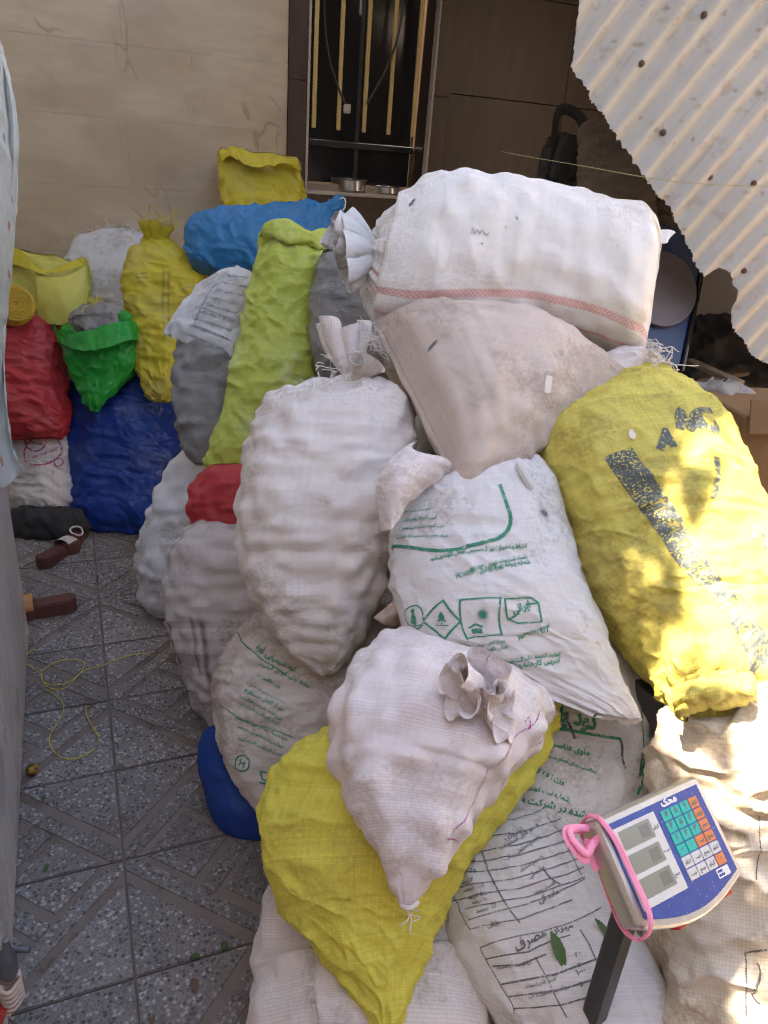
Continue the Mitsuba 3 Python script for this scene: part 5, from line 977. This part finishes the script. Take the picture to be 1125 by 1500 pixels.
g3 = gnd(66, 898); sandal('sandal_002', g3, 3.2, 'tan_strap', 'maroon platform sandal with a tan strap beside the stone pier', lift=(.05, .055))

# twine and litter on the floor
def floor_string(key, pts, label):
    p = smooth_path([gnd(*q, .006) for q in pts], 160); rng = np.random.default_rng(len(pts))
    p[:, 2] += .002 * meshkit.noise(p * 30, 3)
    put(key, tube(p, .0015, 5), 'thread_yellow', 50); tag(key, label, 'string')
floor_string('yellow_string', [(50, 950), (46, 978), (60, 990), (68, 1005), (90, 1010), (110, 995), (122, 970), (90, 968), (62, 985), (70, 1002), (100, 1000), (120, 985), (150, 975), (185, 962), (218, 958)], 'tangled yellow string on the floor tiles, nearest to the sandals')
floor_string('yellow_string_001', [(66, 1010), (85, 1022), (93, 1042), (80, 1065), (72, 1085), (80, 1102), (100, 1112), (125, 1106), (140, 1096)], 'long curved yellow string on the tiles beside the withered fruit')
floor_string('yellow_string_002', [(126, 1035), (130, 1055), (140, 1072), (145, 1088)], 'short yellow string on the tiles in the middle of the floor')
mat('fruit_skin', lambda p, n, uv: mix((0.30, 0.17, 0.02), (0.06, 0.035, 0.01), smoothstep(.4, .65, fbm(p.x * 70, p.y * 70, p.z * 70, 3))), 0.5)
fr = trimesh.creation.icosphere(4, .018); fr.vertices *= (1 + .12 * (meshkit.fbm(fr.vertices * 90, 3, 2) - .5))[:, None] * [1, 1, .95]; fr.apply_translation(gnd(48, 1134) + [0, 0, .017])
put('withered_fruit', fr, 'fruit_skin', True); tag('withered_fruit', 'small withered orange green fruit on the floor by the pier', 'fruit')
for k, (x, y, L) in enumerate(((294, 1402, .028), (326, 1392, .028), (71, 1264, .02), (60, 1172, .018), (66, 1170, .014), (282, 1432, .03), (232, 1302, .012), (225, 1487, .02))):
    key = 'fallen_leaf' + (f'_{k:03d}' if k else '')
    put(key, leaf_mesh(gnd(x, y, .012), nz(rng.normal(0, 1, 3) * [1, 1, 0]), np.array([.1, .1, 1]), L, L * .6), 'leaf_green' if k not in (5, 6, 7) else 'bark', True)
    tag(key, ('small green leaf on the tiles, left of the two by the bottom white sack', 'small green leaf on the tiles nearest to the bottom white sack', 'green leaf scrap lying alone on the tiles below the withered fruit', 'tiny green leaf next to the withered fruit', 'second tiny green leaf next to the withered fruit', 'dry brown scrap on the tiles by the bottom white sack', 'dry brown scrap in the middle of the floor tiles', 'dry brown scrap on the nearest floor tile')[k], 'leaf', 'leaf scraps on the tiles')
def stuck_leaf(key, px, py, tx, ty, d, L, label):
    a, b = at(px, py, d), at(tx, ty, d); put(key, leaf_mesh(a, b - a, nz(CAM - a), L, L * .42), 'leaf_green', True); tag(key, label, 'leaf')
T_ = S['table_printed_sack']
def onsack(px, py, lift=.006):
    return T_.point(T_.uv_at(px, py), lift)
for key, a, b, lab in (('green_leaf', (806, 1369), (826, 1416), 'serrated green leaf stuck on the table printed sack'), ('green_leaf_001', (868, 1347), (897, 1382), 'dark narrow leaf poking from a slit, right of the serrated one')):
    A, B = onsack(*a, .012), onsack(*b, .012); n = T_.normal(T_.uv_at(*a))
    put(key, leaf_mesh(A, B - A, n, np.linalg.norm(B - A) * 1.1, .024 if 'green_leaf' == key else .014), 'leaf_green', True); tag(key, lab, 'leaf')

# left tablecloth over the pier edge and the tap
def floral(p, n, uv):
    d1, d2, r = voronoi(uv.x * 9, uv.y * 9)
    c = mix((0.44, 0.45, 0.42), (0.50, 0.50, 0.47), noise(uv.x * 40, uv.y * 40))
    pet = smoothstep(.17, .12, d1 * (1 + .5 * noise(uv.x * 60, uv.y * 60)))
    c = mix(c, mix((0.40, 0.16, 0.10), (0.12, 0.16, 0.10), dr.select(r > .6, 1.0, 0.0)), pet * dr.select(cell_rand(r * 555) > .45, .8, 0.0))
    stem = dr.abs(uv.x * 9 - dr.floor(uv.x * 9) - .5 + .25 * dr.sin(uv.y * 40))
    return mix(c, (0.16, 0.18, 0.14), .0 * smoothstep(.03, .015, stem) * dr.select(noise(uv.x * 9, uv.y * 12, 2.0) > .55, 1.0, 0.0))
mat('floral_cloth', floral, 0.6)
cl = [np.array([(-.238, 1.5, 2.35), (-.236, 1.5, 2.05), (-.238, 1.5, 1.7), (-.236, 1.5, 1.35), (-.238, 1.52, 1.08)]), P3([(-10, 40, 2.2), (8, 200, 2.2), (6, 380, 2.2), (-10, 540, 2.25), (0, 715, 2.3)]), P3([(-2, 60, 2.28), (27, 220, 2.25), (14, 380, 2.3), (8, 560, 2.35), (30, 690, 2.4)]), P3([(-20, 60, 2.4), (0, 220, 2.4), (-4, 380, 2.4), (-4, 560, 2.45), (10, 690, 2.5)])]
put_grid('floral_cloth_sheet', patch(cl, 110, 140, .008, 9, 3), 'floral_cloth'); tag('floral_cloth_sheet', 'pale floral oilcloth hanging over the pier at the left edge', 'cloth')
mat('tap_metal', (0.20, 0.21, 0.24), 0.4, 0.8)
tc = at(16, 1420, 1.42)
def lathe(prof, c, axis, key, m, sec=28):
    a = nz(axis); x = nz(np.cross(a, [0.3, .5, .1])); q = trimesh.creation.revolve(np.array(prof), sections=sec); q.apply_transform(frame(c, x, np.cross(a, x), a)); return put(key, q, m, 35)
lathe([(0, 0), (.012, 0), (.016, .006), (.016, .05), (.013, .055), (.013, .062), (.008, .075), (.006, .095), (0, .096)], at(14, 1430, 1.42), [0.05, 0.05, 1], 'water_tap__body', 'tap_metal')
lathe([(0, 0), (.006, 0), (.006, .03), (0, .03)], at(20, 1390, 1.42), ROT @ np.array([1, .05, 0]), 'water_tap__lever', 'tap_metal')
mat('red_plastic', (0.45, 0.05, 0.04), 0.4)
mat('pink_cloth', (0.50, 0.38, 0.31), 0.8)
wr = [at(12, 1440, 1.41) + .018 * np.array([math.cos(t) * 1.0, math.sin(t), 0]) * (1 + .15 * math.sin(3 * t)) + [0, 0, -.0020 * t + .01] for t in np.linspace(0, 36, 220)]
put('water_tap__rag', tube(np.array(wr), .0042, 7), 'pink_cloth', 50)
put('water_tap__hose', tube(smooth_path(P3([(2, 1474, 1.41), (-4, 1490, 1.41), (-8, 1530, 1.42)]), 14), .013, 10), 'red_plastic', 50)
put('water_tap__pipe', tube(smooth_path(P3([(-30, 1400, 1.5), (-8, 1402, 1.45), (14, 1404, 1.42)]), 14), .009, 10), 'tap_metal', 50)
tag('water_tap', 'small grey tap with a wrapped rag and red hose at the lower left edge', 'tap')

# storeroom clutter on the right
s = sk('black_rucksack', 'dark_cloth', [(806, 200, 840, 200, 3.4, .5), (795, 225, 852, 225, 3.4, .5), (786, 265, 856, 265, 3.4, .5), (780, 320, 860, 320, 3.38, .5), (785, 420, 860, 420, 3.35, .5)], lump=None, fold=(.01, 3, 8), seed=71, res=.012, label='dark upright bag with two hand loops against the brown panel', cat='bag')
for pts in ([(800, 262, 3.22), (812, 225, 3.2), (830, 160, 3.24), (848, 170, 3.24), (852, 215, 3.22), (842, 245, 3.2)], [(812, 262, 3.2), (820, 218, 3.18), (832, 200, 3.18), (840, 222, 3.18), (836, 262, 3.2)]):
    put('black_rucksack__hand_loop', tube(smooth_path(P3(pts), 40), .022, 8, flat=.4), 'dark_cloth', 50)
put_grid('brown_blanket', patch([P3([(848, 190, 3.2), (846, 250, 3.15), (840, 330, 3.1)]), P3([(880, 170, 3.15), (885, 250, 3.08), (880, 330, 3.0)]), P3([(915, 180, 3.15), (925, 250, 3.05), (920, 330, 3.0)]), P3([(945, 200, 3.2), (960, 260, 3.1), (960, 330, 3.05)])], 60, 50, .03, 12, 3), 'brown_cloth'); tag('brown_blanket', 'dark brown blanket hanging in folds behind the corrugated sheet', 'blanket')
mat('blue_paint', lambda p, n, uv: mix((0.008, 0.026, 0.085), (0.012, 0.04, 0.12), fbm(p.x * 12, p.y * 12, p.z * 12)), 0.45)
mat('grey_disc', lambda p, n, uv: mix((0.08, 0.07, 0.08), (0.11, 0.096, 0.106), fbm(p.x * 20, p.y * 20, p.z * 20)), 0.5)
c = at(980, 430, 3.0); xa = nz(ROT @ np.array([.95, .25, .2])); ya = nz(ROT @ np.array([-.24, .97, -.1])); ya = nz(ya - ya @ xa * xa); za = np.cross(xa, ya)
m = rbox(.24, .55, .30, (0, 0, .155), .012); m.apply_transform(frame(c, xa, ya, za)); put('blue_cabinet__body', m, 'blue_paint')
m = trimesh.creation.cylinder(.15, .02, sections=48); m.apply_transform(frame(c - xa * .042 + ya * .0 - za * .012, xa, ya, za)); put('blue_cabinet__round_disc', m, 'grey_disc', 40)
m = rbox(.016, .57, .31, (0.13, 0, .155), .004); m.apply_transform(frame(c, xa, ya, za)); put('blue_cabinet__side_edge', m, 'dark_paint')
tag('blue_cabinet', 'dark blue cabinet with a round grey disc, right of the striped sack', 'cabinet')
sk('grey_bag', 'grey_film', [(990, 575, 1060, 565, 2.5, .5), (975, 600, 1078, 595, 2.48, .55), (985, 640, 1076, 640, 2.46, .55), (1000, 690, 1070, 700, 2.44, .5)], lump=(.08, .02), fold=(.018, 3, 9), seed=73, res=.01, label='crumpled grey plastic bag behind the yellow sack, beside the cardboard', cat='bag')
mat('cardboard', lambda p, n, uv: mix((0.11, 0.062, 0.027), (0.15, 0.085, 0.038), fbm(p.x * 12, p.y * 12, p.z * 3 + 3)), 0.8)
c = at(1130, 700, 2.3); xa = nz(ROT @ np.array([1, .25, .25])); za = np.array([0, 0, 1.0]); xa = nz(xa - xa @ za * za); ya = np.cross(za, xa)
m = rbox(.40, .34, .55, (0.05, .15, -.08), .006); m.apply_transform(frame(c, xa, ya, za)); put('cardboard_box__carton', m, 'cardboard')
m = rbox(.40, .008, .10, (0, 0, 0), .002); m.apply_transform(frame(c + za * .20 - ya * .03 + xa * .05, xa, nz(ya * .9 - za * .35), np.cross(xa, nz(ya * .9 - za * .35)))); put('cardboard_box__flap', m, 'cardboard')
tag('cardboard_box', 'brown cardboard box in the dark at the right edge', 'box')
mat('old_wood', lambda p, n, uv: mix((0.09, 0.065, 0.045), (0.17, 0.125, 0.09), noise(p.x * 30, p.y * 30, p.z * 90)), 0.8)
for k, (a, b) in enumerate((((1008, 528, 3.2), (1085, 562, 3.0)), ((1000, 560, 3.25), (1095, 545, 3.2)))):
    A, B = at(*a), at(*b); d = nz(B - A); x = nz(np.cross(d, [0, 0, 1])); m = rbox(np.linalg.norm(B - A), .05, .02, (np.linalg.norm(B - A) / 2, 0, 0), .003); m.apply_transform(frame(A, d, x, np.cross(d, x)))
    key = 'wooden_plank' + (f'_{k:03d}' if k else ''); put(key, m, 'old_wood'); tag(key, ('sloping wooden plank in the dark above the grey bag', 'level wooden plank in the dark behind the sloping one')[k], 'plank')
sk('dark_bundle', 'dark_cloth', [(1010, 470, 1110, 480, 3.6, .4), (990, 510, 1150, 510, 3.55, .5), (985, 570, 1160, 570, 3.5, .5), (1000, 640, 1150, 640, 3.45, .5)], lump=(.1, .02), fold=(.02, 4, 8), seed=75, res=.013, label='dark cloth bundle in the storeroom behind the grey bag', cat='bundle')
sk('dark_bundle_001', 'brown_cloth', [(870, 300, 960, 300, 3.2, .4), (850, 330, 985, 330, 3.2, .5), (850, 400, 990, 400, 3.15, .5), (860, 470, 985, 470, 3.1, .4)], lump=(.1, .02), fold=(.02, 4, 8), seed=77, res=.013, label='dark brown bundle behind the striped white sack, below the blanket', cat='bundle')
p = smooth_path(P3([(735, 222, 3.0), (800, 234, 2.7), (880, 248, 2.5), (960, 262, 2.35), (1040, 270, 2.2), (1140, 273, 2.05)]), 60)
put('yellow_line', tube(p, .0012, 5), 'line_yellow', 50); tag('yellow_line', 'thin yellow line strung in front of the corrugated sheet', 'string')
# dark drum under the yellow sack
dm = trimesh.creation.cylinder(.16, .62, sections=40); q = at(985, 1100, 1.85); dm.apply_translation([q[0], q[1], .31])
mat('drum_grey', (0.06, 0.058, 0.06), 0.5); put('grey_drum', dm, 'drum_grey', 40); tag('grey_drum', 'dark grey drum showing between the green lettered sack and the sunlit sack', 'drum')

# ------------------------------------------------------------------ weighing scale
psi, tau, wS, hS = 0.128, 0.655, 0.2, 0.132
o = np.array([0.661, 0.617, 0.778])
ex = np.array([math.cos(psi), math.sin(psi), 0]); bk = np.array([-math.sin(psi), math.cos(psi), 0])
ey = math.cos(tau) * bk + math.sin(tau) * np.array([0, 0, 1.0]); ez = np.cross(ex, ey)
M = frame(o, ex, ey, ez)            # x right, y up the face, z out of the face; the face runs x 0..wS, y -hS..0
def sput(name, m, material, smooth=30):
    m = m.copy(); m.apply_transform(M); return put('weighing_scale__' + name, m, material, smooth)
mat('scale_steel', lambda p, n, uv: mix((0.48, 0.46, 0.43), (0.60, 0.58, 0.55), fbm(p.x * 90, p.y * 90, p.z * 90)), 0.32, 0.75)
mat('scale_blue', lambda p, n, uv: mix(mix((0.035, 0.06, 0.26), (0.05, 0.085, 0.32), fbm(p.x * 60, p.y * 60, p.z * 60)), (0.3, 0.3, 0.33), .35 * smoothstep(.8, .86, noise(p.x * 260, p.y * 260, p.z * 260))), 0.35)
mat('scale_white', (0.60, 0.60, 0.57), 0.4); mat('lcd', (0.27, 0.275, 0.225), 0.15); mat('lcd_dark', (0.20, 0.205, 0.17), 0.2)
mat('key_teal', (0.02, 0.42, 0.36), 0.4); mat('key_orange', (0.62, 0.20, 0.07), 0.4); mat('key_white', (0.58, 0.58, 0.56), 0.4)
mat('pink_rubber', (0.80, 0.27, 0.42), 0.45); mat('red_label', (0.5, 0.04, 0.03), 0.4); mat('white_print', (0.7, 0.7, 0.7), 0.5)
arc = [(wS, -hS)] + [(wS * (1 - t), -hS - .022 * math.sin(math.pi * t)) for t in np.linspace(0, 1, 17)[1:-1]] + [(0, -hS)]
outl = Polygon([(0, 0), (wS, 0)] + arc)
body = outl.buffer(.013, join_style=1)
shell = []
for dz, k in ((-.052, -.016), (-.044, -.003), (-.012, .0), (-.004, -.002), (0.0, -.006)):
    shell.append((dz, k))
layers = [prism(body.buffer(k - .0005, join_style=1), shell[i + 1][0] - dz + .0, dz) for i, (dz, k) in enumerate(shell[:-1])]
import manifold3d as m3
def ring3(k, z): return [(x, y, z) for x, y in body.buffer(k, join_style=1).exterior.coords[:-1]]
hull = m3.Manifold.hull_points(np.array(sum([ring3(k, dz) for dz, k in shell], []), float)).to_mesh()
sput('housing', trimesh.Trimesh(np.asarray(hull.vert_properties)[:, :3], np.asarray(hull.tri_verts), process=False), 'scale_steel', 35)
sput('face_plate', prism(outl.buffer(-.001), .0016, .0003), 'scale_blue')
pan = sbox(.004, -.120, .097, -.010).buffer(.0)
pan = Polygon([(.004, -.010), (.095, -.010), (.095, -.122), (.004, -.122)])
sput('display_panel', prism(pan, .001, .0019), 'scale_white')
for k in range(3):
    y = -.030 - .034 * k
    sput('display', prism(sbox(.018, y - .011, .078, y + .013).buffer(.0015), .0008, .0029), 'lcd')
    sput('display', prism(sbox(.055, y - .008, .074, y + .010), .0004, .0037), 'lcd_dark')
KX, KY, kw, kh = .105, -.014, .0205, .0172
cols = ['TTTO', 'TTTO', 'TTTO', 'TTOO', 'WWWW', 'WWWO']
dig = [['7', '8', '9', 'C'], ['4', '5', '6', 'A'], ['1', '2', '3', 'Z'], ['0', '.', 'T', 'K'], ['a', 'b', 'c', 'd'], ['e', 'f', 'g', 'h']]
for r in range(6):
    for q in range(4):
        x0, y0 = KX + q * kw, KY - r * kh
        if r >= 4: x0 += .0
        k_ = sput('key', rbox(kw - .0016, kh - .0016, .0022, (x0 + kw / 2, y0 - kh / 2, .0026), .0006), {'T': 'key_teal', 'O': 'key_orange', 'W': 'key_white'}[cols[r][q]], False)
        name = ('d7', 'd8', 'd9', 'k1', 'd4', 'd5', 'd6', 'k1', 'd1', 'd2', 'd3', 'k3', 'd0', 'd0', 'k2', 'k3', 'k1', 'k2', 'k3', 'k1', 'k2', 'k3', 'k1', 'd0')[r * 4 + q]
        g, wd = lettering(TXT[name], 2); sc = min(.0075 / 60, (kw * .62) / max(wd, 1)); 
        g = affinity.translate(affinity.scale(g, sc, sc, origin=(0, 0)), x0 + kw / 2 - wd * sc / 2, y0 - kh / 2 - .0022)
        m = prism(g, .0003, .0038); m.apply_transform(M); put(k_ + '__legend', m, 'black_ink')
g, wd = lettering(TXT['brand2'], 4); sc = .034 / wd
sput('brand_lettering', prism(affinity.translate(affinity.scale(g, sc, sc, origin=(0, 0)), .115, -.0105), .0003, .0021), 'white_print')
for k, t in enumerate(('k1', 'k2', 'k3')):
    g, wd = lettering(TXT[t], 2); sc = .012 / wd
    sput('display_legend', prism(affinity.translate(affinity.scale(g, sc, sc, origin=(0, 0)), .081, -.033 - .034 * k), .0002, .0031), 'black_ink')
sput('sticker', prism(sbox(.158, -.132, .184, -.119), .0006, .0021), 'white_print')
sput('sticker_print', prism(unary_union([sbox(.160, -.1245, .170, -.121), sbox(.160, -.130, .172, -.1265)]), .0003, .0028), 'scale_blue')
sput('red_trim', prism(Polygon([(wS * .3, -hS - .030), (wS * .9, -hS - .020), (wS * .9, -hS - .027), (wS * .3, -hS - .035)]), .02, -.03), 'red_label')
# pink band round the left side
def loop(pts, r, flat=1.0, n=80):
    return tube(smooth_path(pts, n), r, 8, flat, nrm=[0, 0, 1.0])
band = [(-.004, .014, .002), (.006, -.03, .0045), (.008, -.08, .0045), (.000, -.145, .003), (-.004, -.155, -.02), (.0, -.146, -.052), (.0, -.05, -.056), (-.004, .0, -.054), (-.006, .016, -.03), (-.004, .0145, .0)]
sput('rubber_band', cat([loop(band, .0040, .45), loop([(x + .004 * math.sin(i), y, z + .001) for i, (x, y, z) in enumerate(band)], .0030, .5)]), 'pink_rubber', 50)
kn = [(-.014, .002, -.03), (-.034, .010, -.024), (-.055, .009, -.018), (-.057, -.012, -.010), (-.043, -.031, -.016), (-.024, -.024, -.022), (-.012, -.016, -.012)]
sput('rubber_loop', cat([loop(kn, .0070, .4), loop([(x + .003, y * .85 + .001, z + .007) for x, y, z in kn], .0055, .5), loop([(-.016, -.01, -.03), (-.018, -.03, -.035), (-.014, -.055, -.04)], .006, .5, 20)]), 'pink_rubber', 50)
pc = o + ex * .085 - ey * .085 - ez * .075
def steel_post(p, n, uv): return mix((0.012, 0.012, 0.014), (0.028, 0.027, 0.026), fbm(p.x * 30, p.y * 30, p.z * 6))
mat('post_paint', steel_post, 0.3, 0.3)
hp = pc[2] - .06
m = rbox(.034, .034, hp, (0, 0, 0), .004); m.apply_transform(frame([pc[0], pc[1], hp / 2 + .06], ex, bk, [0, 0, 1])); put('weighing_scale__post', m, 'post_paint')
m = rbox(.06, .07, .05, (0, 0, 0), .004); m.apply_transform(frame(pc + ez * .028, ex, ey, ez)); put('weighing_scale__bracket', m, 'scale_steel')
m = rbox(.46, .40, .012, (0, 0, 0), .003); m.apply_transform(frame([pc[0] + .0, pc[1] - .24, .09], ex, bk, [0, 0, 1])); put('weighing_scale__platform', m, 'scale_steel')
m = rbox(.40, .48, .05, (0, 0, 0), .003); m.apply_transform(frame([pc[0], pc[1] - .19, .055], ex, bk, [0, 0, 1])); put('weighing_scale__base_frame', m, 'post_paint')
tag('weighing_scale', 'electronic weighing scale head with blue keypad and pink rubber band, lower right', 'scale')
